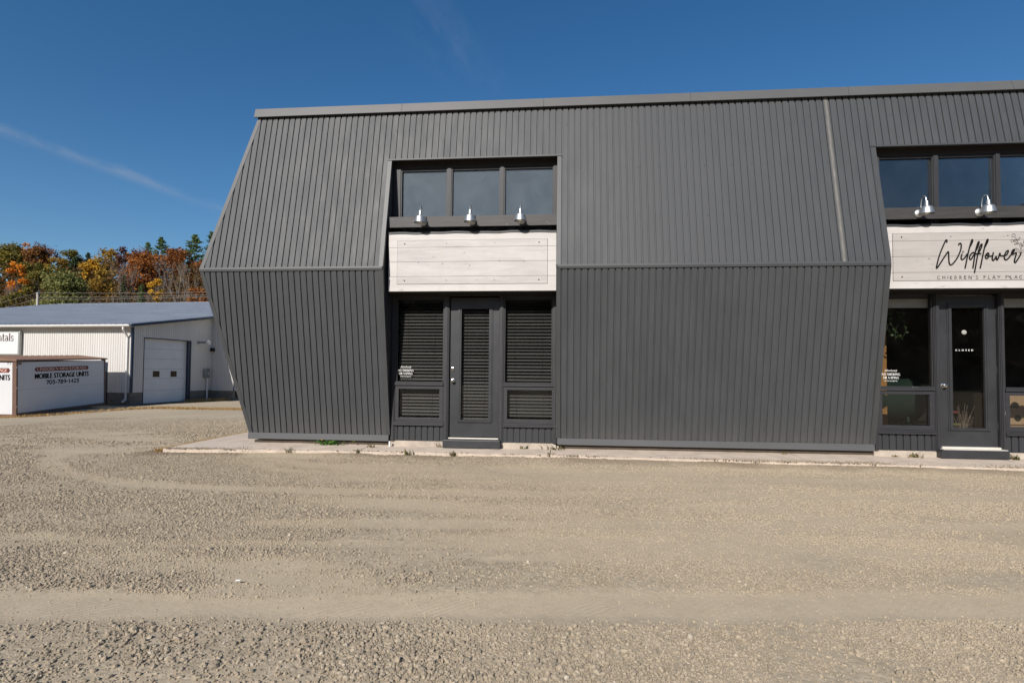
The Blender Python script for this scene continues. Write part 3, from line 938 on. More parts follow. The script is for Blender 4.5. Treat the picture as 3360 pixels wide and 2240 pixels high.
# ---- a small serif / monoline stroke alphabet
T_, t_ = 0.17, 0.055
def arc(cx, cy, rx, ry, a0, a1, w, n=14):
    return ('p', [(cx+rx*math.cos(R(a0+(a1-a0)*i/n)), cy+ry*math.sin(R(a0+(a1-a0)*i/n))) for i in range(n+1)], w)
def ln(x0, y0, x1, y1, w, s=0): return ('l', [(x0, y0), (x1, y1)], w, s)
GL = {
 'A': (0.80, [ln(.08, 0, .38, 1, t_, 1), ln(.38, 1, .70, 0, T_, 2), ln(.2, .35, .57, .35, t_)]),
 'C': (0.76, [arc(.42, .5, .34, .48, 42, 318, T_*.75)]),
 'D': (0.78, [ln(.14, 0, .14, 1, T_, 3), arc(.14, .5, .52, .47, -90, 90, T_*.75)]),
 'E': (0.68, [ln(.14, 0, .14, 1, T_, 3), ln(.12, .97, .6, .97, t_), ln(.12, .52, .5, .52, t_), ln(.12, .03, .62, .03, t_)]),
 'G': (0.82, [arc(.42, .5, .34, .48, 42, 330, T_*.75), ln(.7, .02, .7, .45, T_*.8)]),
 'H': (0.80, [ln(.14, 0, .14, 1, T_, 3), ln(.66, 0, .66, 1, T_, 3), ln(.14, .52, .66, .52, t_)]),
 'I': (0.32, [ln(.16, 0, .16, 1, T_, 3)]),
 'K': (0.78, [ln(.14, 0, .14, 1, T_, 3), ln(.14, .4, .62, 1, t_, 0), ln(.3, .58, .68, 0, T_, 0)]),
 'L': (0.66, [ln(.14, 0, .14, 1, T_, 3), ln(.12, .03, .6, .03, t_)]),
 'M': (0.96, [ln(.12, 0, .12, 1, t_, 3), ln(.14, 1, .47, 0, T_), ln(.47, 0, .8, 1, t_), ln(.82, 0, .82, 1, T_, 3)]),
 'N': (0.82, [ln(.12, 0, .12, 1, t_, 3), ln(.12, 1, .68, 0, T_), ln(.68, 0, .68, 1, t_, 2)]),
 'O': (0.86, [arc(.43, .5, .34, .48, 0, 360, T_*.75)]),
 'P': (0.68, [ln(.14, 0, .14, 1, T_, 3), arc(.16, .74, .4, .24, -90, 90, T_*.7)]),
 'R': (0.76, [ln(.14, 0, .14, 1, T_, 3), arc(.16, .74, .4, .24, -90, 90, T_*.7), ln(.34, .5, .68, 0, T_, 0)]),
 'S': (0.64, [arc(.33, .74, .23, .24, 20, 265, T_*.72), arc(.32, .26, .25, .25, 85, -160, T_*.72)]),
 'T': (0.74, [ln(.37, 0, .37, 1, T_, 1), ln(.05, .96, .69, .96, t_*1.6)]),
 'U': (0.78, [ln(.14, .3, .14, 1, T_, 2), arc(.38, .3, .24, .28, 180, 360, t_*1.7), ln(.62, .3, .62, 1, t_, 2)]),
 'V': (0.74, [ln(.06, 1, .37, 0, T_), ln(.37, 0, .68, 1, t_)]),
 'Y': (0.74, [ln(.06, 1, .37, .45, T_), ln(.37, .45, .68, 1, t_), ln(.37, 0, .37, .5, T_, 1)]),
 '0': (0.62, [arc(.31, .5, .23, .47, 0, 360, T_*.9)]),
 '1': (0.50, [ln(.28, 0, .28, 1, T_, 1), ln(.08, .78, .28, .97, t_*1.6)]),
 '2': (0.62, [arc(.30, .72, .21, .25, 165, -35, T_*.8), ln(.47, .57, .08, .06, T_*.7), ln(.05, .06, .56, .06, T_*.8)]),
 '4': (0.64, [ln(.44, 0, .44, 1, T_, 1), ln(.42, 1, .05, .32, t_*1.4), ln(.03, .28, .62, .28, t_*1.8)]),
 '5': (0.62, [ln(.14, .93, .54, .93, T_*.9), ln(.15, .95, .12, .52, t_*1.5), arc(.28, .31, .24, .28, 130, -145, T_*.85)]),
 '7': (0.58, [ln(.05, .93, .55, .93, T_*.9), ln(.52, .92, .22, 0, T_*.9)]),
 '8': (0.62, [arc(.31, .74, .18, .23, 0, 360, T_*.8), arc(.31, .27, .23, .25, 0, 360, T_*.85)]),
 '9': (0.62, [arc(.31, .68, .22, .28, 0, 360, T_*.85), arc(.2, .62, .33, .6, 0, -70, T_*.8)]),
 '-': (0.42, [ln(.06, .42, .36, .42, T_*.9)]),
 "'": (0.22, [ln(.12, 1.0, .08, .8, t_*1.6)]),
 '·': (0.34, [arc(.17, .5, .05, .06, 0, 360, .09, 8)]),
 ' ': (0.42, []),
 'e': (0.60, [arc(.3, .34, .23, .32, 0, 320, T_*.7), ln(.08, .36, .52, .36, t_)]),
 'n': (0.72, [ln(.15, 0, .15, .66, T_, 1), arc(.36, .40, .21, .25, 165, 0, T_*.6), ln(.57, 0, .57, .42, T_, 1)]),
 't': (0.46, [ln(.2, .12, .2, .92, T_), ln(.03, .64, .4, .64, t_*1.5), arc(.31, .13, .12, .12, 180, 320, t_*2)]),
 'a': (0.64, [arc(.28, .46, .19, .19, 155, 0, T_*.65), ln(.47, .04, .47, .47, T_), arc(.26, .19, .19, .17, 0, 360, T_*.6), ln(.45, .03, .6, .05, t_)]),
 'l': (0.34, [ln(.17, 0, .17, 1, T_, 1), ln(.05, .97, .17, .97, t_)]),
 's': (0.54, [arc(.27, .49, .17, .16, 20, 265, T_*.65), arc(.26, .18, .19, .17, 85, -160, T_*.65)]),
}
def stroke_text(body, x0, x1, z0, cap_h, y, mat, parent, name='lettering', mono=False, track=0.0, dy=-0.00015, heavy=1.0):
    """stroke letters fitted between x0 and x1 on the plane y, cap height cap_h"""
    tot = sum(GL[c][0]+track for c in body)-track
    k = (x1-x0)/tot
    mb = MB()
    cx, lay = 0.0, 0
    def ribbon(pts, w, lay):
        n = len(pts)
        L, Rr = [], []
        P = [Vector((p[0]*k, p[1]*cap_h)) for p in pts]
        for i in range(n):
            t = P[min(i+1, n-1)]-P[max(i-1, 0)]
            nrm = Vector((-t.y, t.x)).normalized()*w*cap_h*0.5
            L.append(P[i]+nrm)
            Rr.append(P[i]-nrm)
        yy = y+dy*lay
        vs = [(x0+a.x, yy, z0+a.y) for a in L]+[(x0+a.x, yy, z0+a.y) for a in Rr]
        mb.add(vs, [(i, i+1, n+i+1, n+i) for i in range(n-1)])
    for c in body:
        adv, st = GL[c]
        for s in st:
            pts = [(p[0]+cx, p[1]) for p in s[1]]
            if mono:
                ribbon(pts, 0.085, lay)
                d = Vector((pts[-1][0]-pts[0][0], pts[-1][1]-pts[0][1]))
                if s[0] == 'l' and abs(d.y) > 0.5:
                    ribbon([(p[0]+0.13, p[1]) for p in pts], 0.075, lay)
                elif s[0] == 'l':
                    ribbon([(p[0], p[1]+0.13 if p[1] < 0.8 else p[1]-0.13) for p in pts], 0.075, lay)
                else:
                    m_ = (sum(p[0] for p in pts)/len(pts), sum(p[1] for p in pts)/len(pts))
                    ribbon([(m_[0]+(p[0]-m_[0])*0.74, m_[1]+(p[1]-m_[1])*0.74) for p in pts], 0.075, lay)
            else:
                ribbon(pts, s[2]*heavy, lay)
                if s[0] == 'l' and s[3]:
                    ends = sorted(pts, key=lambda p: p[1])
                    if s[3] & 1: ribbon([(ends[0][0]-s[2]*.5-.08, ends[0][1]+.025), (ends[0][0]+s[2]*.5+.08, ends[0][1]+.025)], .05, lay+1)
                    if s[3] & 2: ribbon([(ends[1][0]-s[2]*.5-.08, ends[1][1]-.025), (ends[1][0]+s[2]*.5+.08, ends[1][1]-.025)], .05, lay+1)
            lay = (lay+2) % 8
        cx += adv+track
    return mb.build(name, mat, parent)

def fix_shop(o):
    """world-coordinate lettering -> child of the shop"""
    o.data.transform(SHOP_T)
    return o

# ---- one recessed shopfront, at offset dx
def shopfront(dx, glass_up, second):
    P = lambda a: a+dx
    YF = 8.65
    # upper clerestory: frame with three panes
    up = SB().box(P(X1)+.002, P(X2)-.002, YF-.01, YF+.10, 4.415, ZO+.003).build('clerestory_window', M['soffit'])
    for a, b in ((X1+.002, -2.602), (-1.883, -1.79), (-1.044, -.956), (-.214, X2-.002)):
        mb = SB()
        mb.box(P(a), P(b), YF, YF+.10, 3.28, 4.413)
        mb.box(P(a)+.018, P(b)-.018, YF-.014, YF-.001, 3.28, 4.413)
        mb.build('mullion', M['frame_v'], up)
    for a, b in ((-2.600, -1.885), (-1.788, -1.046), (-.954, -.216)):
        SB().box(P(a), P(b), YF+.045, YF+.051, 3.28, 4.413).build('pane', glass_up, up)
        SB().box(P(a), P(b), YF+.012, YF+.044, 4.385, 4.4125).build('glazing_bead', M['frame'], up)
    # beam that carries the lamps
    mb = SB()
    mb.box(P(X1)+.004, P(X2)-.004, 8.375, 8.425, 3.413, 3.579)
    mb.build('lamp_beam', M['beam'], bevel=.004)
    SB().box(P(X1)+.004, P(X2)-.004, 8.426, 8.64, 3.566, 3.578).build('beam_ledge', M['frame'])
    # header below the sign
    SB().box(P(X1)+.002, P(X2)-.002, YF-.01, YF+.12, 2.395, 2.62).build('header', M['soffit'])
    SB().box(P(X1)+.002, P(X2)-.002, 8.60, YF-.012, 2.405, 2.452).build('header_ledge', M['soffit'])
    # posts to the ground
    def post(a, b, z0, z1, name='post'):
        mb = SB()
        mb.box(P(a), P(b), YF, YF+.11, z0, z1)
        w = b-a
        if w > .07:
            mb.box(P(a)+.012, P(b)-.012, YF-.012, YF-.001, z0, z1)
            mb.box(P(a)+.026, P(b)-.026, YF-.022, YF-.013, z0, z1)
        return mb.build(name, M['frame_v'])
    post(X1+.002, -2.655, .135, 2.394, 'jamb')
    post(-1.897, -1.812, .135, 2.394)
    post(-1.024, -.951, .135, 2.394)
    post(-.204, X2-.002, .135, 2.394, 'jamb')
    # two tall shop windows over two low ones
    for k, (a, b, fa, fb) in enumerate(((-2.653, -1.899, -2.660, -1.899), (-.949, -.206, -.949, -.150))):
        win = SB().box(P(a), P(b), YF+.06, YF+.10, 2.33, 2.393).build('shop_window', M['frame'])
        ORIGIN[win.name] = (2.0, 12, 0)
        SB().box(P(a), P(b), YF+.048, YF+.054, 1.058, 2.329).build('pane', M['glass_low'], win)
        SB().box(P(a), P(a)+.014, YF+.015, YF+.046, 1.058, 2.393).build('glazing_bead', M['frame_v'], win)
        SB().box(P(b)-.014, P(b), YF+.015, YF+.046, 1.058, 2.393).build('glazing_bead', M['frame_v'], win)
        mb = SB()
        mb.box(P(fa)-.01, P(fb)+.002, YF-.024, YF+.10, .998, 1.034)
        mb.box(P(fa)-.01, P(fb)+.002, YF-.008, YF+.10, 1.036, 1.056)
        mb.build('mid_rail', M['frame'], win)
        low = SB()
        low.box(P(fa), P(fb), YF-.004, YF+.09, .940, .992)
        low.box(P(fa), P(fb), YF-.004, YF+.09, .428, .492)
        low.box(P(fa), P(fa)+.055, YF-.004, YF+.09, .4925, .9395)
        low.box(P(fb)-.060, P(fb), YF-.004, YF+.09, .4925, .9395)
        lw = low.build('low_window', M['frame'], bevel=.003)
        SB().box(P(fa)+.056, P(fb)-.061, YF+.035, YF+.041, .493, .939).build('pane', M['glass_low'], lw)
        mb = SB()
        mb.box(P(fa)-.03 if k == 0 else P(fa)-.01, P(fb)+.012, YF-.030, YF+.06, .372, .402)
        mb.box(P(fa)-.03 if k == 0 else P(fa)-.01, P(fb)+.012, YF-.016, YF+.06, .404, .426)
        mb.build('window_sill', M['frame'], bevel=.003)
        rib_sheet('skirt_panel', P(X1)+.006 if k == 0 else P(-.949), P(-1.899) if k == 0 else P(X2)-.004,
                  lambda u, z, d: (u, YF+.004+d, z), lambda u: .135, lambda u: .371, M['skirt'], phase=P(-2.70))
    # plinth in front of the skirt
    for a, b in ((X1+.02, -1.874), (-.985, X2-.02)):
        mb = SB()
        mb.box(P(a), P(b), YF+.010, YF+.2, -.06, .132)
        mb.build('plinth', M['concrete'])
    # threshold, step and door
    SB().box(P(-1.874), P(-.989), 8.535, 8.84, .052, .168).build('door_step', M['door'], bevel=.004)
    mb = SB()
    if second:
        mb.box(P(-1.845), P(-1.0), 8.548, 8.80, .1685, .178)
        mb.box(P(-1.81), P(-1.03), 8.63, 8.80, .1785, .202)
    else:
        SB().box(P(-1.845), P(-1.0), 8.548, 8.80, .1685, .178).build('step_tread', M['door'])
        mb.box(P(-1.81), P(-1.03), 8.652, 8.80, .1785, .192)
    mb.build('threshold', M['alu'], bevel=.002)
    dl, dr, dz0, dz1 = P(-1.800), P(-1.031), .206, 2.37
    YD = YF+.045
    gl0, gl1, gz0, gz1 = P(-1.626), P(-1.190), .468, 2.200
    mb = SB()
    mb.box(dl, gl0-.06, YD, YD+.045, dz0, dz1)
    mb.box(gl1+.06, dr, YD, YD+.045, dz0, dz1)
    mb.box(gl0-.0595, gl1+.0595, YD, YD+.045, dz0, gz0-.046)
    mb.box(gl0-.0595, gl1+.0595, YD, YD+.045, gz1+.060, dz1)
    door = mb.build('door', M['door'])
    mb = SB()
    for k, (o, yo) in enumerate(((.062, -.008), (.044, -.020), (.022, -.012))):
        a0, a1, c0, c1 = gl0-o, gl1+o, gz0-o*.75, gz1+o
        i = (.018, .022, .022)[k]
        y0_, y1_ = YD+yo, YD+.02
        mb.box(a0, a0+i, y0_, y1_, c0, c1)
        mb.box(a1-i, a1, y0_, y1_, c0, c1)
        mb.box(a0+i+.0005, a1-i-.0005, y0_+.0007, y1_, c0, c0+i*.75)
        mb.box(a0+i+.0005, a1-i-.0005, y0_+.0007, y1_, c1-i, c1)
    mb.build('glass_molding', M['door'], door)
    SB().box(gl0-.002, gl1+.002, YD+.022, YD+.028, gz0-.002, gz1+.002).build('pane', M['glass_low'], door)
    kx = P(-1.752)
    kz = 1.075 if not second else 1.072
    mb = SB()
    mb.lathe([(.031, YD+.001), (.031, YD-.006), (.014, YD-.010), (.012, YD-.030), (.024, YD-.036), (.029, YD-.048), (.026, YD-.060), (.014, YD-.066)], (kx, 0, kz), 20, 'y')
    mb.build('knob', M['chrome'], door, smooth=True)
    if not second:
        SB().lathe([(.030, YD+.001), (.029, YD-.012), (.017, YD-.016), (.015, YD-.022)], (kx-.006, 0, 1.257), 18, 'y').build('deadbolt', M['chrome'], door, smooth=True)
    for hz in (.45, 1.25, 2.1):
        SB().box(dr-.004, dr+.010, YD-.006, YD+.02, hz, hz+.09).build('hinge', M['door'], door)
    return door
door_a = shopfront(0.0, M['glass_hazy'], False)
door_b = shopfront(X3-X1, M['glass_blue'], True)

# notices lettered on the shop glass
wins = [o for o in shop.children if o.name.startswith('shop_window')]
def notice(x0, x1, win):
    c = (x0+x1)/2
    w = x1-x0
    z = 1.21
    fix_shop(text_flat('Absolutely', c-w*.36, c+w*.36, z+.050, z+.088, 8.6965, M['decal'], win, bold=-.004, shear=.45))
    fix_shop(stroke_text('NO SMOKING', x0, x1, z+.003, .032, 8.6965, M['decal'], win))
    fix_shop(stroke_text('OR VAPING', c-w*.43, c+w*.43, z-.047, .032, 8.6965, M['decal'], win))
    fix_shop(text_flat('on the property', c-w*.35, c+w*.35, z-.090, z-.066, 8.6965, M['decal'], win))
notice(-2.638, -2.384, wins[0])
notice(4.584, 4.837, wins[2])
fix_shop(text_flat('CLOSED', 5.606, 5.844, 1.572, 1.596, 8.7155, M['decal'], door_b, bold=.02, spacing=2.2))
SB().lathe([(.034, 8.717), (.030, 8.709), (.012, 8.704)], (5.728, 0, 1.842), 18, 'y').build('suction_cup', M['cup'], door_b, smooth=True)

# header board, ceiling light painted into its colour, and clutter inside the right-hand shop
SB().box(4.50, 6.99, 8.775, 8.788, 2.205, 2.39).build('light_painted_header', M['white_in'])

# ------------------------------------------------------------------ blinds behind the left shopfront
def blind(x0, x1, z0, z1, y, label, pitch=.051):
    root = empty('window_blind', ((x0+x1)/2, y, z0), 0, label, 'blind', 'grey slatted blinds behind the left shopfront')
    MB().box(x0-(x0+x1)/2, x1-(x0+x1)/2, -.012, .02, z1-z0-.022, z1-z0).build('head_rail', M['slat'], root)
    first = None
    n = int((z1-z0-.03)/pitch)
    w = (x1-x0)/2-.004
    for i in range(n):
        z = z1-z0-.03-pitch*(i+.5)
        if first is None:
            mb = MB()
            mb.obox((0, 0, 0), (w, 0, 0), (0, .007, .0135), (0, -.0007, .0005))
            first = mb.build('slat', M['slat'], root)
            first.location = (0, 0, z)
        else:
            c = first.copy()
            COL.objects.link(c)
            c.parent = root
            c.location = (0, 0, z)
            c.rotation_euler = (R(random.Random(i).uniform(-3, 3)), 0, 0)
    mb = MB()
    for s in (-.6, .6): mb.tube([(s*w, -.012, 0), (s*w, -.012, z1-z0)], .0012, 4)
    mb.build('cord', M['slat'], root)
blind(-2.645, -1.905, 1.06, 2.32, 8.755, 'dark grey slat blind behind the tall window left of the plain shop door')
blind(-1.65, -1.165, .45, 2.22, 8.775, 'narrow dark grey slat blind behind the glass of the plain shop door')
blind(-.940, -.212, 1.06, 2.32, 8.755, 'dark grey slat blind behind the tall window right of the plain shop door')
blind(-2.61, -1.955, .49, .95, 8.745, 'short grey slat blind in the low window left of the plain shop door')
blind(-.90, -.205, .49, .95, 8.745, 'short grey slat blind in the low window right of the plain shop door')

# ------------------------------------------------------------------ sign boards
YS = 8.33
def sign(dx, name_label, panel_mat):
    root = empty('shop_sign', (dx-1.44, YS, 2.42), 0, name_label, 'sign', 'whitewashed plank signs over the shop doors')
    ox, oz = dx-1.44, 2.42
    B = lambda mb, n, m, **k: mb.build(n, m, root, **k)
    x0, x1 = -2.696+dx-ox, -.148+dx-ox
    zs = [2.424, 2.649, 2.872, 3.092, 3.303]
    for a, b in zip(zs[:-1], zs[1:]):
        B(MB().box(x0, x1, 0, .022, a-oz+.0022, b-oz-.0022), 'plank', M['sign_back'])
    B(MB().box(x0+.004, x1-.004, .023, .24, .003, zs[-1]-oz-.03), 'sign_box', M['soffit'])
    # top edge strip, a little wavy
    mb = MB()
    n = 30
    pts = [(x0+(x1-x0)*i/n, -.004, zs[-1]-oz+.001+.008*math.sin(i*.9+dx)*math.sin(i*.37)) for i in range(n+1)]
    for i in range(n):
        a, b = pts[i], pts[i+1]
        mb.prism([(a[0], -.012, a[2]-.004), (b[0], -.012, b[2]-.004), (b[0], -.012, b[2]+.022), (a[0], -.012, a[2]+.022)], (0, .05, 0))
    B(mb, 'top_capping', M['trim'])
    px0, px1, pz0, pz1 = -2.560+dx-ox, -.279+dx-ox, 2.535-oz, 3.198-oz
    cuts = [pz0]+[z-oz for z in zs[1:-1]]+[pz1]
    for a, b in zip(cuts[:-1], cuts[1:]):
        B(MB().box(px0, px1, -.007, -.0005, a+(.002 if a > pz0 else 0), b-(.002 if b < pz1 else 0)), 'panel_board', panel_mat)
    # thin grey reveal line round the panel
    mb = MB()
    e = .004
    mb.box(px0-e, px1+e, -.003, -.0006, pz0-e, pz0-.0003)
    mb.box(px0-e, px1+e, -.003, -.0006, pz1+.0003, pz1+e)
    mb.box(px0-e, px0-.0003, -.003, -.0006, pz0, pz1)
    mb.box(px1+.0003, px1+e, -.003, -.0006, pz0, pz1)
    B(mb, 'panel_edge', M['ink_grey'])
    def bolt(x, z, r_):
        B(MB().lathe([(r_, -.0065), (r_, -.013), (r_*.6, -.016)], (x, 0, z), 8, 'y'), 'bolt', M['bolt'])
    w = px1-px0
    for x, r_ in ((.05, .0095), (.333, .0055), (.655, .0055), (.945, .0095)):
        bolt(px0+w*x, pz1-.05, r_)
        bolt(px0+w*x, pz0+.053, r_)
    return root, ox, oz, (px0, px1, pz0, pz1), bolt
sg, ox, oz, (px0, px1, pz0, pz1), bolt = sign(0.0, 'blank white plank sign with rusty bolts above the plain shop door', M['sign_panel'])
for x, z in ((-2.235, 2.862), (-1.86, 2.84), (-1.445, 2.81), (-.99, 2.875), (-.63, 2.865)):
    bolt(x-ox, z-oz, .006)
sg, ox, oz, (px0, px1, pz0, pz1), bolt = sign(7.119, 'white plank sign lettered Wildflower children\'s play place in black script', M['sign_panel_b'])
for x, z in ((5.03, 2.838), (5.65, 2.845), (5.30, 2.574), (6.06, 2.574)):
    bolt(x-ox, z-oz, .006)

def catmull(pts, n=6):
    P = [Vector(p) for p in pts]
    P = [P[0]*2-P[1]]+P+[P[-1]*2-P[-2]]
    out = []
    for i in range(1, len(P)-2):
        for k in range(n):
            t = k/n
            a, b, c, d = P[i-1], P[i], P[i+1], P[i+2]
            out.append(.5*((2*b)+(c-a)*t+(2*a-5*b+4*c-d)*t*t+(3*b-a-3*c+d)*t**3))
    out.append(P[-2])
    return out
def wmap(x, y):
    return ((5.1499+x*.0005627-y*.0000093)*.9881-ox, -.014, 1.23+(2.1010-x*.0000094-y*.0006075)*.9881-oz)
script = [
 [(318, 400), (322, 358), (305, 340), (265, 410), (150, 690), (80, 955), (86, 995), (130, 940), (240, 770), (345, 618), (360, 650), (365, 790), (378, 890), (412, 920), (470, 880), (560, 760), (640, 580), (656, 460), (635, 418), (606, 428), (595, 460)],
 [(674, 665), (655, 735), (656, 785), (692, 790), (742, 748), (800, 655)],
 [(742, 998), (760, 920), (800, 720), (842, 540), (880, 405), (905, 335), (921, 348), (908, 405), (842, 530)],
 [(968, 652), (932, 628), (882, 668), (848, 740), (858, 790), (892, 778), (955, 670)],
 [(925, 995), (942, 880), (985, 610), (1030, 440), (1060, 378), (1069, 400), (1042, 500), (986, 605)],
 [(960, 1098), (978, 1010), (1050, 620), (1100, 470), (1130, 433), (1137, 460), (1110, 545), (1055, 645)],
 [(985, 662), (1050, 657), (1117, 652)],
 [(1092, 995), (1112, 915), (1190, 535), (1230, 402), (1262, 326), (1277, 342), (1260, 402), (1195, 522)],
 [(1290, 650), (1265, 640), (1225, 690), (1215, 745), (1245, 768), (1280, 740), (1296, 685), (1280, 648), (1246, 668), (1262, 708), (1330, 714), (1368, 700)],
 [(1402, 625), (1376, 730), (1375, 798), (1402, 808), (1440, 760), (1464, 718), (1470, 785), (1490, 795), (1520, 740), (1549, 638), (1556, 688), (1582, 705), (1640, 700)],
 [(1640, 700), (1700, 680), (1741, 612), (1735, 580), (1700, 602), (1657, 690), (1652, 768), (1690, 795), (1752, 750), (1830, 642)],
 [(1830, 642), (1880, 585), (1882, 556), (1852, 566), (1815, 640), (1840, 668), (1926, 628), (1892, 770), (1880, 838), (1905, 856), (1952, 790), (2012, 690), (2032, 630)]]
for st in script:
    MB().tube(catmull([wmap(*p) for p in st], 5), .0082, 6).build('script_letter', M['ink'], sg, smooth=True)
MB().lathe([(.008, -.018), (.008, -.026)], wmap(690, 612)[:1]+(0,)+wmap(690, 612)[2:], 8, 'y').build('script_letter', M['ink'], sg)
mb = MB()
for st in ([(2032, 640), (2036, 560), (2010, 470), (1962, 360), (1905, 270)], [(1972, 420), (1920, 385), (1860, 365)], [(2036, 590), (2060, 480), (2090, 410), (2125, 370)], [(2030, 640), (1960, 600), (1915, 525), (1985, 560), (2030, 640)], [(2032, 640), (2080, 570), (2138, 555), (2100, 610), (2032, 650)],
           [(1970, 345), (1985, 300), (2022, 275), (2010, 320), (1970, 345)], [(1970, 425), (1920, 415), (1880, 440), (1930, 440), (1970, 425)], [(1830, 250), (1845, 210), (1885, 195), (1908, 225), (1895, 260), (1840, 270), (1830, 250)], [(1808, 350), (1830, 325), (1858, 340), (1860, 375), (1825, 390), (1808, 350)],
           [(1870, 350), (1905, 330), (1960, 350), (1915, 350), (1870, 350)], [(2060, 480), (2030, 440), (2022, 402), (2055, 430), (2060, 480)], [(2065, 480), (2100, 450), (2150, 455), (2110, 480), (2065, 485)], [(2095, 410), (2105, 355), (2140, 345), (2150, 385), (2110, 400)]):
    pts = catmull([(lambda q: (q[0], -.0095, q[2]))(wmap(*p)) for p in st], 4)
    mb.tube(pts, .0022, 4)
mb.build('flower_drawing', M['ink'], sg)
o = stroke_text("CHILDREN'S PLAY PLACE", 5.131-ox, 6.287-ox, 2.550-oz, .0475, -.0076, M['ink_grey'], sg, mono=True, track=.30)

# ------------------------------------------------------------------ gooseneck lamps on the beams
def lamp(x, label):
    root = empty('gooseneck_lamp', (x, 8.375, 3.50), 0, label, 'lamp', 'galvanised gooseneck lamps along the beams')
    mb = MB()
    mb.lathe([(.060, 0), (.060, -.012), (.050, -.022), (.020, -.030)], (0, 0, -.012), 24, 'y')
    mb.build('mounting_plate', M['galv'], root, smooth=True)
    arm = catmull([(0, -.026, -.01), (0, -.048, .03), (0, -.056, .11), (0, -.075, .172), (0, -.112, .198), (0, -.158, .176), (0, -.176, .105)], 6)
    MB().tube(arm, .0075, 8).build('arm', M['galv'], root, smooth=True)
    mb = MB()
    mb.lathe([(.020, .118), (.024, .105), (.030, .050), (.052, .040), (.074, .022), (.084, -.020), (.0935, -.062), (.0915, -.062), (.080, -.018), (.070, .018), (.030, .034)], (0, -.178, 0), 28, 'z', cap=False)
    mb.build('shade', M['galv'], root, smooth=True)
    MB().lathe([(.012, .03), (.026, .0), (.032, -.03), (.026, -.052), (.010, -.062)], (0, -.178, -.002), 14, 'z').build('bulb', M['bulb'], root, smooth=True)
    return root
l0 = lamp(-2.180, 'galvanised gooseneck lamp nearest the left end of the beam above the blank sign')
for x, lab in ((-1.425, 'middle galvanised gooseneck lamp of the three above the blank sign'),
               (-.676, 'galvanised gooseneck lamp nearest the right end of the beam above the blank sign'),
               (4.935, 'galvanised gooseneck lamp above the word Wildflower, left of the pair on its beam'),
               (5.725, 'galvanised gooseneck lamp above the Wildflower drawing at the right of its beam')):
    c = copy_tree(l0)
    c.location = (x, 8.375, 3.50)
    c['label'] = lab

# white pipe stub beside the left recess
MB().tube([(0, 0, 0), (0, 0, .085)], .015, 10).build('pipe_stub', M['pvc'])
ps = bpy.data.objects['pipe_stub']
ps.location = (-2.715, 8.575, .045)
tag(ps, 'short white plastic pipe stub at the foot of the left recess corner', 'pipe')

# ------------------------------------------------------------------ things inside the right-hand shop
M['tunnel'] = simple('dark_green_nylon', (0.018, 0.040, 0.030), 0.5, var=0.2)
M['ply'] = simple('yellow_plywood', (0.42, 0.22, 0.07), 0.6, var=0.12, scale=4)
M['beige'] = simple('beige_plastic', (0.50, 0.35, 0.22), 0.5, var=0.08)
M['redwood'] = simple('dull_red_paint', (0.20, 0.045, 0.05), 0.6)
M['grnpaint'] = simple('dull_green_paint', (0.16, 0.17, 0.06), 0.6)
M['leaf_in'] = simple('ivy_leaf', (0.05, 0.09, 0.03), 0.5, var=0.3)
t = empty('play_tunnel', (5.3, 9.8, .19), R(12), 'dark green play tunnel on legs behind the low window', 'toy')
mb = MB()
mb.lathe([(.34, -.75), (.355, -.5), (.34, -.25), (.355, 0), (.34, .25), (.355, .32), (.33, .33), (.32, 0), (.31, -.75)], (0, 0, .62), 24, 'x', cap=False)
mb.build('tunnel_tube', M['tunnel'], t, smooth=True)
for lx in (-.6, .1):
    for ly in (-.22, .22):
        MB().tube([(lx, ly, .40), (lx+.03, ly*1.1, 0)], .02, 6).build('leg', M['tunnel'], t)
t = empty('plywood_panel', (4.87, 9.4, .19), R(4), 'tall yellow plywood panel just inside the left edge of the Wildflower window', 'panel')
MB().box(-.16, .16, -.012, .012, 0, 1.75).build('board', M['ply'], t)
MB().box(-.2, .2, -.12, .12, -.0, .03).build('foot', M['ply'], t)
t = empty('play_bench', (6.0, 10.0, .19), 0, 'child table with red top and green bench rail behind the low window', 'table')
MB().box(-.45, .45, -.25, .25, .42, .45).build('table_top', M['redwood'], t)
MB().box(-.42, .42, -.40, -.30, .24, .27).build('bench_rail', M['grnpaint'], t)
for lx in (-.4, .4):
    mb = MB()
    mb.obox((lx, -.18, .21), (.02, 0, 0), (0, .02, 0), (0, .05, .21))
    mb.obox((lx, .18, .21), (.02, 0, 0), (0, .02, 0), (0, -.05, .21))
    mb.build('leg', M['grnpaint'], t)
t = empty('toy_kitchen', (6.62, 9.15, .19), 0, 'beige plastic toy cabinet with oval holes behind the low window right of the door', 'toy')
MB().box(-.30, .36, .0, .30, 0, .76).build('cabinet', M['beige'], t, bevel=.02)
for zz in (.30, .52): MB().box(-.31, .37, -.02, .02, zz, zz+.03).build('shelf', M['beige'], t, bevel=.004)
for hx, hz, w_ in ((-.2, .62, .025), (.08, .58, .06), (-.12, .38, .05), (.12, .40, .05), (-.15, .12, .06)):
    MB().lathe([(w_, -.004), (w_*.9, .002)], (hx, 0, hz), 14, 'y').build('hole', M['dark'], t)
t = empty('hanging_ivy', (4.9, 8.95, 1.7), 0, 'trailing green ivy hanging inside the top of the Wildflower window', 'plant')
rnd = random.Random(8)
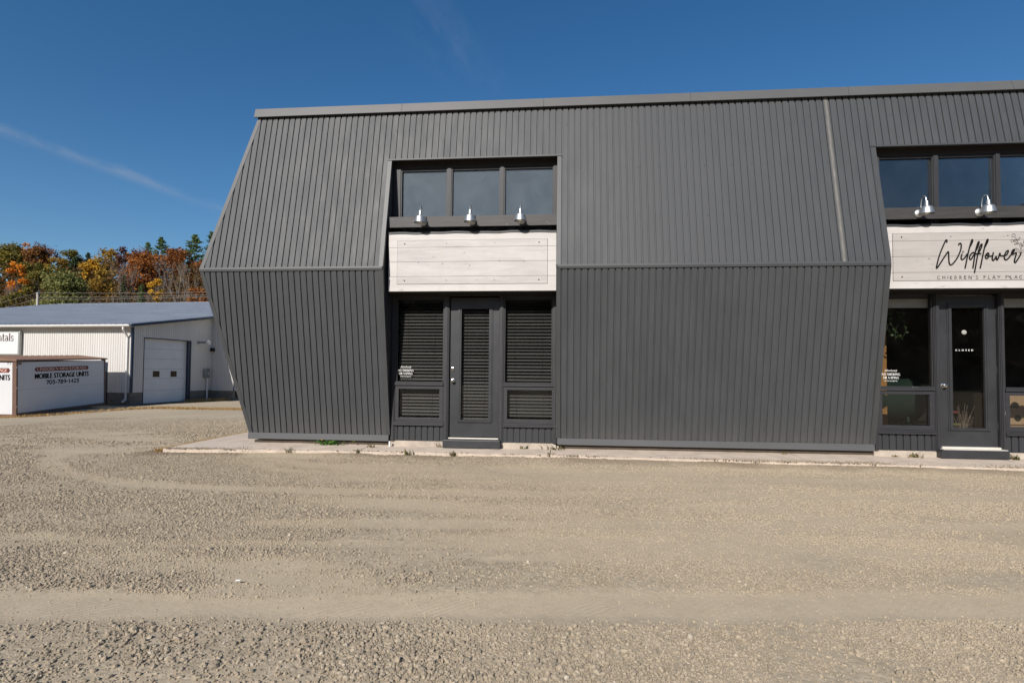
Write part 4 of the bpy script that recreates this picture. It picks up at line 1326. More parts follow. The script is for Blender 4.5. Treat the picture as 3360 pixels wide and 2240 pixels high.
for k in range(6):
    x = rnd.uniform(-.28, .22)
    pts = [(x, 0, .68)]
    for i in range(7):
        p = pts[-1]
        pts.append((p[0]+rnd.uniform(-.07, .06), p[1]+rnd.uniform(-.03, .03), p[2]-rnd.uniform(.05, .11)))
    mb = MB()
    mb.tube(pts, .003, 4)
    for p in pts[1:]:
        for q in range(3):
            d = Vector((rnd.uniform(-1, 1), rnd.uniform(-.6, .6), rnd.uniform(-1, .3))).normalized()
            s = d.cross(Vector((rnd.uniform(-1, 1), 1, rnd.uniform(-1, 1)))).normalized()
            c = Vector(p)
            L = rnd.uniform(.03, .05)
            mb.poly([c, c+d*L*.5+s*L*.4, c+d*L, c+d*L*.5-s*L*.4])
    mb.build('vine', M['leaf_in'], t)
t = empty('scribble_stand_in', (5.78, 8.86, .19), 0, 'pot of pale stems standing in for white scribbles on the Wildflower door glass', 'plant')
MB().lathe([(.08, 0), (.11, .16), (.10, .17)], n=16).build('pot', M['dark'], t, smooth=True)
mb = MB()
for k in range(46):
    a = rnd.uniform(0, 6.28)
    b = rnd.uniform(.05, .22)
    h = rnd.uniform(.25, .62)
    mb.tube([(.03*math.cos(a), .02*math.sin(a), .15), (b*.5*math.cos(a), b*.2*math.sin(a), h*.7), (b*math.cos(a), b*.25*math.sin(a), h)], .0025, 3)
mb.build('stems', simple('pale_scribble_stem', (0.24, 0.19, 0.15), 0.8), t)  # pale stems put in to stand for white scribbles on the glass
#@@PART2@@
# ------------------------------------------------------------------ white metal warehouse
M['white_steel'] = simple('white_painted_steel', (0.54, 0.52, 0.49), 0.5, var=0.05, scale=1.5, stretch=(1, 1, .2))
M['blue_trim'] = simple('navy_trim', (0.006, 0.017, 0.042), 0.45)
M['white_trim'] = simple('white_gutter', (0.60, 0.585, 0.56), 0.4, var=0.05)
M['roof_steel'] = simple('blue_grey_roof_steel', (0.56, 0.56, 0.56), 0.5, 0.0, 0.12, 0.5)
M['door_white'] = simple('white_sectional_door', (0.60, 0.605, 0.62), 0.5, var=0.05, scale=2)
M['window_dark'] = simple('dark_door_glass', (0.035, 0.03, 0.02), 0.08, var=0.3)
M['meter'] = simple('grey_meter_box', (0.20, 0.205, 0.20), 0.5)
M['sign_white'] = simple('white_sign_face', (0.60, 0.605, 0.60), 0.35, var=0.03)
M['sign_frame'] = simple('grey_sign_frame', (0.36, 0.36, 0.34), 0.4, 0.4)
M['maroon_ink'] = simple('maroon_lettering', (0.06, 0.020, 0.018), 0.5)
wh = empty('warehouse', (WH_C[0], WH_C[1], 0), WH_RZ, 'long low white ribbed metal warehouse with grey-blue roof and navy trim', 'building')
def wpos_e(y): return lambda u, z, d: (u, y+d, z)
def wall_e(u0, u1, y, z0, zf, n='wall'):
    rib_wall(n, u0, u1, wpos_e(y), lambda u: z0, zf)
def rib_wall(n, u0, u1, pos, zlo, zhi, pitch=.125):
    mb = MB()
    pr = []
    u = u0
    while u < u1-1e-6:
        for du, dp in ((0, 0), (pitch*.74, 0), (pitch*.78, .014), (pitch*.96, .014)):
            if u+du <= u1: pr.append((u+du, dp))
        u += pitch
    pr.append((u1, 0))
    vs, fs = [], []
    for u, d in pr:
        vs += [pos(u, zlo(u), d), pos(u, zhi(u), d)]
    fs = [(2*i, 2*i+2, 2*i+3, 2*i+1) for i in range(len(pr)-1)]
    mb.add(vs, fs)
    return mb.build(n, M['white_steel'], wh)
RZ = lambda y: 3.30+.1582*(y+.107)
rib_wall('wall', -20.6, 0.0, wpos_e(0.0), lambda u: .07, lambda u: 3.24)
gp = lambda u, z, d: (-d, u, z)
rib_wall('wall', 0.0, .719, gp, lambda u: .07, lambda u: RZ(u)-.08)
rib_wall('wall', .719, 3.886, gp, lambda u: 2.69, lambda u: RZ(u)-.08)
rib_wall('wall', 3.886, 5.50, gp, lambda u: .03, lambda u: RZ(u)-.08)
rib_wall('wall', 0.0, 1.42, wpos_e(5.507), lambda u: .0, lambda u: 4.16)
rib_wall('wall', 5.507, 34.0, lambda u, z, d: (1.42-d, u, z), lambda u: .0, lambda u: RZ(u)-.1)
rib_wall('wall', 0.0, 34.0, lambda u, z, d: (-20.6+d, u, z), lambda u: .0, lambda u: RZ(u)-.1, .5)
# foundation of concrete blocks
bl = None
def blocks(p0, axis_, n, zb, rows, L=.40, H=.195, first=None):
    global bl
    for r in range(rows):
        for i in range(n+1):
            off = (i*L-(L/2 if r % 2 else 0))
            a, b = max(off, 0), min(off+L-.008, n*L)
            if b-a < .05: continue
            c = (a+b)/2
            if bl is None:
                bl = MB().box(-.5, .5, 0, .15, 0, H-.008).build('concrete_block', M['block'], wh, bevel=.004)
                o = bl
            else:
                o = bl.copy()
                COL.objects.link(o)
                o.parent = wh
            o.scale = (b-a, 1, 1)
            z = zb+r*H
            if axis_ == 'x': o.location = (p0[0]+c, p0[1]+.004+.002*((i+r) % 3), z)
            else:
                o.location = (p0[0]-.004-.002*((i+r) % 3), p0[1]+c, z)
                o.rotation_euler = (0, 0, PI/2)
blocks((-2.8, 0), 'x', 7, -.712, 4)
blocks((0, -.001), 'y', 1, -.712, 4, L=.70)
blocks((0, 3.888), 'y', 4, -.755, 4, L=.403)
blocks((0, 5.507), 'x', 3, -.785, 4, L=.47)
MB().box(-20.6, -2.82, .01, .2, -.8, .066).build('foundation', M['block'], wh)
MB().box(-20.5, -.3, .3, 33.9, -.9, -.52).build('floor_slab', M['block'], wh)
# trims
MB().box(-.058, .012, -.010, -.0005, .07, 3.18).build('corner_trim', M['blue_trim'], wh)
MB().box(.0005, .012, -.0004, .10, .07, 3.20).build('corner_trim', M['blue_trim'], wh)
MB().box(1.405, 1.475, 5.49, 5.503, .0, 4.2).build('corner_trim', M['blue_trim'], wh)
MB().prism([(.26, -.30, RZ(-.30)-.11), (.26, -.30, RZ(-.30)+.02), (.26, 36, RZ(36)+.02), (.26, 36, RZ(36)-.11)], (-.03, 0, 0)).build('rake_trim', M['blue_trim'], wh)
MB().box(1.3, 1.42, 5.52, 5.9, 4.16, 4.6).build('wall_cap', M['blue_trim'], wh)
# roof of ribbed steel sheets: left edge drawn back as it climbs
left_x = lambda y: -20.7-.622*(y+.2)
ys_ = [-.30, 6, 12, 18, 24, 30, 34.55]
sh = 0
x = .25
while x > -44:
    xb = x-.92
    y0 = -.30
    if xb < left_x(-.3): y0 = max(-.3, -.2+(-20.7-x)/.622)
    if y0 > 34: break
    mb = MB()
    pr = [(0, 0), (.20, 0), (.212, .045), (.248, .045), (.26, 0), (.50, 0), (.512, .045), (.548, .045), (.56, 0), (.82, 0), (.832, .05), (.868, .05), (.92, 0)]
    vs, fs = [], []
    for px_, dz in pr:
        vs += [(x-px_, y0, RZ(y0)+dz), (x-px_, 34.55, RZ(34.55)+dz)]
    fs = [(2*i+1, 2*i, 2*i+2, 2*i+3) for i in range(len(pr)-1)]
    mb.add(vs, fs).build('roof_sheet', M['roof_steel'], wh)
    x = xb
MB().prism([(-42.4, 34.4, RZ(34.4)+.035), (-42.4, 34.6, RZ(34.6)+.06), (-42.4, 34.8, RZ(34.4)+.035)], (42.6, 0, 0)).build('ridge_cap', M['white_trim'], wh)
MB().poly([(.25, 34.6, RZ(34.55)), (-42.4, 34.6, RZ(34.55)), (-20.7, 66, RZ(3)), (.25, 66, RZ(3))]).build('rear_roof', M['roof_steel'], wh)
mb = MB()
rnd = random.Random(5)
for row in range(17):
    y = 1.4+row*1.95
    for k in range(90):
        x = -.3-k*.46+rnd.uniform(-.05, .05)-(row % 2)*.2
        if x < left_x(y)+.2: break
        if rnd.random() < .35: continue
        w = rnd.uniform(.03, .07)
        mb.box(x-w, x+w, y-.05, y+.05, RZ(y)+.002, RZ(y)+.03)  # each dark block paints a rusty screw together with its shadow
tag(mb.build('roof_screws_with_shadows', simple('rusty_screw_and_shadow', (0.10, 0.05, 0.035), 0.8), wh), kind='stuff')
# gutter with downspout
mb = MB()
o = [(-20.8, -.32, 3.262), (-20.8, -.43, 3.255), (-20.8, -.44, 3.20), (-20.8, -.40, 3.155), (-20.8, -.31, 3.150)]
mb.prism(o, (21.0, 0, 0)).build('gutter', M['white_trim'], wh)
MB().box(-20.8, .2, -.308, -.02, 3.17, 3.19).build('eave_soffit', M['white_trim'], wh)
mb = MB()
def sq(pts, w=.036, d=.028):
    for p, q in zip(pts[:-1], pts[1:]):
        p, q = Vector(p), Vector(q)
        t = (q-p)
        az = t/2*1.02
        ax = Vector((1, 0, 0)) if abs(t.normalized().x) < .9 else Vector((0, 0, 1))
        ax = (ax-ax.project(t)).normalized()
        ay = t.cross(ax).normalized()
        mb.obox((p+q)/2, ax*w, ay*d, az)
sq([(-.16, -.36, 3.17), (-.16, -.36, 3.03), (-.20, -.11, 2.76), (-.20, -.06, 2.66), (-.20, -.06, -.24), (-.24, -.22, -.36)])
mb.build('downspout', M['white_trim'], wh)
# sectional garage door in a navy-lined opening
gd = MB().box(-.195, -.19, .60, 3.74, -.52, 2.72).build('garage_door', M['dark'], wh)
js = [-.50, .139, .722, 1.202, 1.704, 2.203, 2.72]
for k, (a, b) in enumerate(zip(js[:-1], js[1:])):
    if k == 2:
        mb = MB()
        wy = ((1.47, 1.91), (2.64, 3.08))
        za, zb_ = .796, 1.09
        mb.box(-.188, -.16, .62, 3.62, a+.004, za)
        mb.box(-.188, -.16, .62, 3.62, zb_, b-.004)
        for p, q in ((.62, wy[0][0]), (wy[0][1], wy[1][0]), (wy[1][1], 3.62)):
            mb.box(-.188, -.16, p, q, za+.0003, zb_-.0003)
        mb.build('door_section', M['door_white'], gd)
        for p, q in wy:
            MB().box(-.18, -.175, p, q, za, zb_).build('door_window', M['window_dark'], gd)
            fr = MB()
            fr.box(-.159, -.150, p-.03, q+.03, za-.03, za-.0005)
            fr.box(-.159, -.150, p-.03, q+.03, zb_+.0005, zb_+.03)
            fr.box(-.159, -.150, p-.03, p, za, zb_)
            fr.box(-.159, -.150, q, q+.03, za, zb_)
            fr.build('window_frame', M['white_trim'], gd)
    else:
        mb = MB().box(-.188, -.16, .62, 3.62, a+.004, b-.004)
        mid = (a+b)/2
        mb.box(-.1595, -.155, .64, 3.60, a+.05, mid-.03)
        mb.box(-.1595, -.155, .64, 3.60, mid+.03, b-.05)
        mb.build('door_section', M['door_white'], gd)
MB().box(-.188, -.10, 3.622, 3.66, -.5, 2.69).build('door_track', M['white_trim'], wh)
MB().box(-.20, .010, 3.80, 3.89, -.52, 2.72).build('door_jamb', M['blue_trim'], wh)
MB().box(-.20, -.002, 3.66, 3.799, -.52, 2.69).build('door_jamb', M['blue_trim'], wh)
MB().box(-.20, .010, .695, .735, -.52, 2.72).build('door_jamb', M['blue_trim'], wh)
MB().box(-.20, .010, .736, 3.799, 2.685, 2.72).build('door_head', M['blue_trim'], wh)
# side door mostly hidden by the storage unit
sd = MB().box(-2.30, -1.38, -.02, -.002, -.45, 1.46).build('side_door', M['door_white'], wh)
mb = MB()
mb.box(-1.379, -1.27, -.035, -.001, -.46, 1.50)
mb.box(-2.41, -2.301, -.035, -.001, -.46, 1.50)
mb.box(-2.30, -1.38, -.035, -.001, 1.461, 1.50)
mb.build('door_frame', M['blue_trim'], wh)

def wworld(x, y, z=0.0):
    c, s = math.cos(WH_RZ), math.sin(WH_RZ)
    return (WH_C[0]+x*c-y*s, WH_C[1]+x*s+y*c, z)
# illuminated box sign on the eave wall
bs = empty('box_sign', wworld(-8.46, -.02, 1.815), WH_RZ, 'white box sign ending in Rentals in brown serif letters on the warehouse wall', 'sign')
MB().box(-2.4, 2.44, -.15, -.02, 0, 1.15).build('sign_case', M['sign_frame'], bs, bevel=.03)
MB().box(-2.33, 2.37, -.162, -.151, .05, 1.10).build('sign_face', M['sign_white'], bs, bevel=.02)
stroke_text('Rentals', 0.74, 2.13, .682, .375, -.1645, M['maroon_ink'], bs)
# wall lamp on a bracket arm
fl = empty('security_light', wworld(0.01, 4.435, 2.66), WH_RZ, 'small round security light on a grey bracket arm beside the garage door', 'lamp')
MB().box(0, .012, -.07, .07, -.07, .07).build('bracket_plate', M['meter'], fl)
MB().tube([(.012, 0, 0), (.50, .0, 0)], .055, 10).build('arm', M['meter'], fl, smooth=True)
MB().lathe([(.05, .44), (.10, .50), (.12, .58), (.12, .64), (.05, .66)], n=16, axis='x').build('lamp_head', M['white_trim'], fl, smooth=True)
jb = MB().box(-.12, .10, -.06, .06, -.09, .09).build('junction_box', M['dark'])
jb.location = wworld(.12, 5.42, 2.30)
jb.rotation_euler = (0, 0, WH_RZ)
tag(jb, 'small black junction box in the inner corner of the warehouse wall', 'junction box')
# electricity meter
em = empty('electric_meter', wworld(0.01, 5.05, .95), WH_RZ, 'grey electric meter box with conduit pipe on the shaded warehouse wall', 'meter')
MB().box(0, .12, -.22, .20, -.24, .24).build('meter_box', M['meter'], em, bevel=.01)
MB().lathe([(.10, .12), (.10, .17), (.085, .20), (.03, .21)], (0, .02, 0), 18, 'x').build('meter_dial', M['galv'], em, smooth=True)
MB().box(0, .09, .13, .22, .20, .29).build('conduit_fitting', M['meter'], em)
MB().tube([(.06, .05, -.24), (.06, .05, -1.5)], .045, 10).build('conduit', M['white_trim'], em, smooth=True)

# ------------------------------------------------------------------ mobile storage unit
M['unit_white'] = simple('white_unit_panel', (0.58, 0.58, 0.59), 0.5, var=0.04, scale=1.2)
M['unit_brown'] = simple('brown_steel_frame', (0.125, 0.072, 0.050), 0.55, var=0.15)
M['unit_roof'] = simple('brown_roof_sheet', (0.20, 0.115, 0.075), 0.5, var=0.15, scale=2)
M['banner'] = simple('maroon_banner', (0.10, 0.014, 0.012), 0.5, var=0.06)
M['cream_ink'] = simple('salmon_lettering', (0.80, 0.50, 0.40), 0.5)
ang = math.atan2(.995, -.096)
su = empty('storage_unit', (-20.377, 19.221, -.625), 0, 'white mobile storage unit with brown frame and phone number beside the warehouse', 'storage unit')
su.rotation_euler = (Matrix.Rotation(ang, 3, 'Z') @ Matrix.Rotation(-.0345, 3, 'Y')).to_euler()
# local axes: x runs along the long side, y runs left across the unit, z up
LU, WU, HU = 4.60, 2.44, 2.10
MB().box(.06, LU-.05, .03, WU-.03, .12, HU-.09).build('core', M['dark'], su)
MB().box(.03, LU-.03, .008, .028, .13, HU-.06).build('side_panel', M['unit_white'], su)
MB().box(.008, .058, .10, WU-.10, .10, HU-.075).build('end_panel', M['unit_white'], su)
MB().box(.03, LU-.03, WU-.028, WU-.008, .13, HU-.06).build('side_panel', M['unit_white'], su)
MB().box(LU-.05, LU-.008, .10, WU-.10, .10, HU-.075).build('end_panel', M['unit_white'], su)
for x_, y_ in ((0, 0), (0, WU-.12), (LU-.06, 0), (LU-.06, WU-.12)):
    MB().box(x_-.006, x_+.06-.002 if x_ == 0 else x_+.062, y_-.012, y_+.14 if y_ == 0 else y_+.13, .0, HU-.02).build('corner_post', M['unit_brown'], su)
MB().box(.07, LU-.07, .0, .10, .0, .125).build('bottom_rail', M['unit_brown'], su)
MB().box(.0, .05, .145, WU-.14, .02, .098).build('bottom_rail', M['unit_brown'], su)
MB().box(.07, LU-.07, WU-.1, WU, .0, .125).build('bottom_rail', M['unit_brown'], su)
mb = MB()
mb.box(-.05, LU+.08, -.05, WU+.05, HU-.018, HU+.035)
mb.prism([(-.05, -.05, HU+.0355), (-.05, WU/2, HU+.16), (-.05, WU+.05, HU+.0355)], (LU+.13, 0, 0))
mb.build('roof', M['unit_roof'], su)
mb = MB()
for k in range(16): mb.prism([(k*.3-.02, -.045, HU+.037), (k*.3-.02, WU/2, HU+.163), (k*.3-.02, WU/2, HU+.178), (k*.3-.02, -.045, HU+.050)], (.03, 0, 0))
mb.build('roof_rib', M['unit_roof'], su)
MB().box(.09, .23, .002, .0078, 1.945, 2.02).build('vent', M['unit_brown'], su)
for z_ in (.35, 1.05, 1.82): MB().box(-.012, .03, -.024, -.0125, z_, z_+.05).build('hinge', M['galv'], su)
MB().box(.03, LU-.03, .0055, .0075, 1.0, 1.004).build('panel_joint', M['ink_grey'], su)
def unit_print(place):
    """banner, name and number; place(s0, s1, sign) maps printed coordinates onto a face"""
    for kind, body, a, b, z, h in (('serif', 'LINDGREN·MINI·STORAGE', .93, 3.49, 1.692, .105), ('sans', 'MOBILE STORAGE UNITS', .835, 3.60, 1.375, .205), ('serif', '705-789-1425', 1.355, 3.075, 1.140, .155)):
        if kind == 'serif':
            o = stroke_text(body, a, b, z, h, 0.0, M['cream_ink'] if 'LIND' in body else M['ink'], su, heavy=1.45 if 'LIND' in body else 1.75)
        else:
            o = text_flat(body, a, b, z, z+h, 0.0, M['ink'], su, bold=.012, fat=.013)
        place(o, 0.0048 if 'LIND' in body else 0.0066)
    mb = MB()
    e = .06
    mb.poly([(.82+e, 0, 1.655), (3.60-e, 0, 1.655), (3.60-.03, 0, 1.70), (3.62, 0, 1.742), (3.60-.03, 0, 1.785), (3.60-e, 0, 1.828), (.82+e, 0, 1.828), (.82+.03, 0, 1.785), (.80, 0, 1.742), (.82+.03, 0, 1.70)])
    place(mb.build('banner', M['banner'], su), .0062)
def on_side(o, d):
    o.data.transform(Matrix.Translation((0, d, 0)))
def on_end(o, d):
    # face x = 0, printed left to right as seen from outside: s grows towards y = 0
    sc = (WU-.34)/2.78
    M4 = Matrix(((0, 1, 0, d), (-sc, 0, 0, 2.958), (0, 0, 1, -.012), (0, 0, 0, 1)))
    o.data.transform(M4)
unit_print(on_side)
unit_print(on_end)
o = text_flat('M 32', 0, .145, 0, .082, 0, M['ink_grey'], su)
o.data.transform(Matrix(((0, 1, 0, .0060), (-1, 0, 0, .335), (0, 0, 1, 1.945), (0, 0, 0, 1))))

# ------------------------------------------------------------------ utility pole and wires
M['pole'] = simple('weathered_pole', (0.42, 0.38, 0.34), 0.9, var=0.15, stretch=(1, 1, .1))
M['wire'] = simple('pale_aluminium_wire', (0.30, 0.27, 0.24), 0.5)
up = empty('utility_pole', (-69.96, 68.38, 0), 0, 'pale weathered utility pole standing behind the warehouse roof', 'pole')
MB().tube([(0, 0, 1.5), (0, 0, 10.95)], .18, 12, r_end=.14).build('pole', M['pole'], up, smooth=True)
MB().lathe([(.20, 11.0), (.13, 11.15), (.05, 11.22)], n=10).build('insulator', M['galv'], up, smooth=True)
def wire(a, b, sag, lab):
    a, b = Vector(a), Vector(b)
    pts = [a+(b-a)*(i/24)-Vector((0, 0, sag*4*(i/24)*(1-i/24))) for i in range(25)]
    o = MB().tube([p-a for p in pts], .013, 5).build('power_line', M['wire'], None, smooth=True)
    o.location = a
    tag(o, lab, 'wire', 'overhead wires behind the warehouse')
wire((-69.9, 68.4, 11.15), (-26.5, 72.5, 12.6), .45, 'highest overhead wire running right from the pole over the warehouse roof')
wire((-69.9, 68.4, 10.55), (-26.5, 72.5, 12.3), .42, 'middle overhead wire running right from the pole over the warehouse roof')
wire((-69.9, 68.4, 10.25), (-26.5, 72.5, 12.05), .40, 'lowest overhead wire running right from the pole over the warehouse roof')
wire((-70.0, 68.4, 11.15), (-96, 66, 5.5), .5, 'upper overhead wire dropping left from the pole out of view')
wire((-70.0, 68.4, 10.3), (-96, 66, 4.6), .45, 'lower overhead wire dropping left from the pole out of view')

# ------------------------------------------------------------------ trees
def leaf_mat(name, stops, rough=0.7):
    m, nt, p = new_mat(name)
    T = NT(nt)
    at = T.n('ShaderNodeAttribute', attribute_name='tint')
    T.l(T.ramp(at.outputs['Fac'], stops), p.inputs['Base Color'])
    p.inputs['Roughness'].default_value = rough
    p.inputs['Specular IOR Level'].default_value = 0.25
    # thin leaves let some light through
    out = [n for n in nt.nodes if n.type == 'OUTPUT_MATERIAL'][0]
    tl = T.n('ShaderNodeBsdfTranslucent')
    T.l(T.ramp(at.outputs['Fac'], stops), tl.inputs['Color'])
    mx = T.n('ShaderNodeMixShader')
    mx.inputs[0].default_value = 0.28
    T.l(p.outputs[0], mx.inputs[1])
    T.l(tl.outputs[0], mx.inputs[2])
    T.l(mx.outputs[0], out.inputs[0])
    return m
LC = {
 'olive': [(0, (0.079, 0.069, 0.016)), (.5, (0.165, 0.143, 0.027)), (.85, (0.251, 0.185, 0.028)), (1, (0.317, 0.172, 0.022))],
 'rust': [(0, (0.073, 0.024, 0.011)), (.5, (0.224, 0.074, 0.018)), (.85, (0.330, 0.119, 0.022)), (1, (0.436, 0.185, 0.034))],
 'rustdark': [(0, (0.059, 0.026, 0.011)), (.5, (0.172, 0.073, 0.020)), (1, (0.290, 0.132, 0.028))],
 'gold': [(0, (0.172, 0.086, 0.016)), (.5, (0.330, 0.198, 0.031)), (1, (0.475, 0.304, 0.045))],
 'yellow': [(0, (0.304, 0.152, 0.018)), (.5, (0.554, 0.310, 0.031)), (1, (0.700, 0.436, 0.045))],
 'orange': [(0, (0.330, 0.099, 0.013)), (.5, (0.660, 0.224, 0.020)), (1, (0.700, 0.343, 0.039))],
 'salmon': [(0, (0.264, 0.099, 0.034)), (.5, (0.528, 0.238, 0.084)), (1, (0.660, 0.343, 0.123))],
 'maroon': [(0, (0.059, 0.024, 0.018)), (.5, (0.145, 0.055, 0.036)), (1, (0.224, 0.099, 0.056))],
 'lightgreen': [(0, (0.083, 0.093, 0.027)), (.5, (0.190, 0.196, 0.059)), (.9, (0.278, 0.263, 0.083)), (1, (0.340, 0.268, 0.062))],
 'pine': [(0, (0.046, 0.078, 0.027)), (.5, (0.089, 0.139, 0.046)), (1, (0.169, 0.223, 0.068))],
 'darkpine': [(0, (0.016, 0.029, 0.013)), (.5, (0.040, 0.063, 0.025)), (1, (0.073, 0.099, 0.034))],
 'brush': [(0, (0.051, 0.032, 0.015)), (.5, (0.115, 0.074, 0.035)), (.85, (0.176, 0.101, 0.039)), (1, (0.203, 0.120, 0.032))],
 'wood': [(0, (0.032, 0.022, 0.007)), (.35, (0.076, 0.054, 0.012)), (.6, (0.109, 0.043, 0.011)), (.85, (0.160, 0.087, 0.015)), (1, (0.218, 0.123, 0.019))],
}
LM = {k: leaf_mat(k+'_leaves', v) for k, v in LC.items()}
M['bark'] = simple('grey_brown_bark', (0.10, 0.085, 0.07), 0.9, var=0.3, scale=2, stretch=(1, 1, .2))
M['bark_pale'] = simple('pale_bark', (0.23, 0.195, 0.165), 0.9, var=0.25, scale=2, stretch=(1, 1, .2))

def leaf_quads(cen, size, rs_, up=0.35):
    n = len(cen)
    nrm = rs_.normal(size=(n, 3))+np.array([0, -.35, up])
    nrm /= np.linalg.norm(nrm, axis=1)[:, None]
    ref = rs_.normal(size=(n, 3))
    a = np.cross(nrm, ref)
    a /= np.linalg.norm(a, axis=1)[:, None]+1e-9
    b = np.cross(nrm, a)
    s = size*(0.6+0.8*rs_.rand(n))[:, None]
    a, b = a*s, b*s*0.7
    v = np.stack([cen-a, cen-b*0.9+a*0.1, cen+a, cen+b*0.9+a*0.1], 1).reshape(-1, 3)
    return v
def leaf_obj(name, cen, size, tint, rs_, mat, parent):
    v = leaf_quads(cen, size, rs_)
    q = np.arange(len(v)).reshape(-1, 4)
    me = np_mesh(name, v, q)
    at = me.attributes.new('tint', 'FLOAT', 'POINT')
    at.data.foreach_set('value', np.repeat(tint, 4).astype(np.float32))
    me.materials.append(mat)
    o = bpy.data.objects.new(name, me)
    COL.objects.link(o)
    if parent is not None: o.parent = parent
    return o
def crown_pts(rs_, w, z0, z1, n, blobs, sparse=0.0):
    """leaf clumps gathered on uneven lobes that fill an egg-shaped crown"""
    cz, hz = (z0+z1)/2, (z1-z0)/2
    pts, tn = [], []
    per = n//blobs
    for k in range(blobs):
        t = rs_.uniform(-.8, .86)
        rad = math.sqrt(max(0.05, 1-t*t))*w*.5*rs_.uniform(.35, .95)*(1-.22*max(t, 0))
        a = rs_.uniform(0, 2*PI)
        c = np.array([rad*math.cos(a), rad*math.sin(a), cz+t*hz*.86])
        br = w*rs_.uniform(.13, .25)
        d = rs_.normal(size=(per, 3))
        d /= np.linalg.norm(d, axis=1)[:, None]
        rr = rs_.rand(per)**.45
        p = c+d*rr[:, None]*np.array([br, br, br*rs_.uniform(.6, .95)])
        p += 0.16*br*rs_.normal(size=(per, 3))
        base = rs_.uniform(.2, .75)
        pts.append(p)
        tn.append(np.clip(base+rs_.normal(0, .17, per)+.1*(rr-.5), 0, 1))
    p, t_ = np.concatenate(pts), np.concatenate(tn)
    if sparse > 0:
        k = rs_.rand(len(p)) > sparse
        p, t_ = p[k], t_[k]
    return p, t_
def branches(mb, rng, p, d, L, r, depth, spread=.5, up=.25):
    if depth == 0 or r < .006: return
    pts = [p]
    q, dd = Vector(p), Vector(d).normalized()
    for i in range(3):
        dd = (dd+Vector((rng.uniform(-.16, .16), rng.uniform(-.16, .16), rng.uniform(-.03, .12)))).normalized()
        q = q+dd*L/3
        pts.append(q.copy())
    mb.tube(pts, r, 4 if depth < 4 else 6, caps=False, r_end=r*.62)
    for k in range(rng.choice((2, 3, 3)) if depth > 1 else 0):
        s = Vector((rng.uniform(-1, 1), rng.uniform(-1, 1), rng.uniform(-.1, .7))).normalized()
        nd = (dd*(1-spread*.5)+s*spread+Vector((0, 0, up))).normalized()
        st = pts[rng.choice((2, 3, 3))]
        branches(mb, rng, st, nd, L*rng.uniform(.58, .82), r*.58, depth-1, spread, up)

def broadleaf(name, x, y, zg, zt, zc, w, lm, label, seed, n=2300, blobs=26, leaf=.19, sparse=0.0, bark='bark'):
    zg = float(hill_h(np.array(x), np.array(y)))-.2
    root = empty(name, (x, y, zg), 0, label, 'tree', 'autumn trees on the hillside')
    rs_ = np.random.RandomState(seed)
    rng = random.Random(seed)
    H = zt-zg
    zb = min(zc-zg, H*.55)
    zb = max(zb-.25*(H-zb), H*.16)
    mb = MB()
    mb.tube([(0, 0, 0), (rng.uniform(-.1, .1), 0, H*.35), (rng.uniform(-.2, .2), 0, H*.7)], max(.09, w*.035), 7, r_end=.05)
    for k in range(6):
        h = H*rng.uniform(.3, .62)
        a = rng.uniform(0, 6.28)
        branches(mb, rng, Vector((0, 0, h)), Vector((math.cos(a), math.sin(a), .8)), min((H-h)*.3, w*.22), w*.011, 3)
    mb.build('trunk', M[bark], root)
    p, t = crown_pts(rs_, w, zb, H, int(n*1.9), blobs, sparse)
    leaf_obj('crown', p, leaf*1.08, t, rs_, lm, root)
    return root
def conifer(name, x, y, zt, zc, w, lm, label, seed, n=1500, leaf=.16, irregular=.3):
    zg = float(hill_h(np.array(x), np.array(y)))-.2
    root = empty(name, (x, y, zg), 0, label, 'tree', 'autumn trees on the hillside')
    rs_ = np.random.RandomState(seed)
    rng = random.Random(seed)
    H = zt-zg
    zb = max(.1*H, (zc-zg)-.25*(zt-zc))
    mb = MB()
    mb.tube([(0, 0, 0), (0, 0, H*.96)], max(.08, w*.035), 6, r_end=.02)
    pts, tn = [], []
    n = int(n*1.7)
    tiers = 14
    per = max(6, n//(tiers*6))
    for k in range(tiers):
        f = k/(tiers-1)
        z = zb+(H-zb)*(f**.9)*.97
        R_ = w*.62*(1-f)**.7*rng.uniform(1-irregular, 1+irregular*.5)+.12
        for b in range(6):
            a = rng.uniform(0, 6.28)
            L = R_*rng.uniform(.6, 1.1)
            dirv = np.array([math.cos(a), math.sin(a), rng.uniform(.1, .6)])
            mb.tube([(0, 0, z), tuple(np.array([0, 0, z])+dirv*L*.9)], .035, 3, caps=False, r_end=.012)
            s = rs_.uniform(.35, 1.05, per)
            p = np.array([0, 0, z])+dirv*L*s[:, None]+rs_.normal(size=(per, 3))*np.array([.15, .15, .09])*(w*.16+.3)
            pts.append(p)
            tn.append(np.clip(rs_.normal(.5, .2, per)+.15*(s-.6), 0, 1))
    mb.build('trunk', M['bark'], root)
    leaf_obj('crown', np.concatenate(pts), leaf, np.concatenate(tn), rs_, lm, root)
    return root
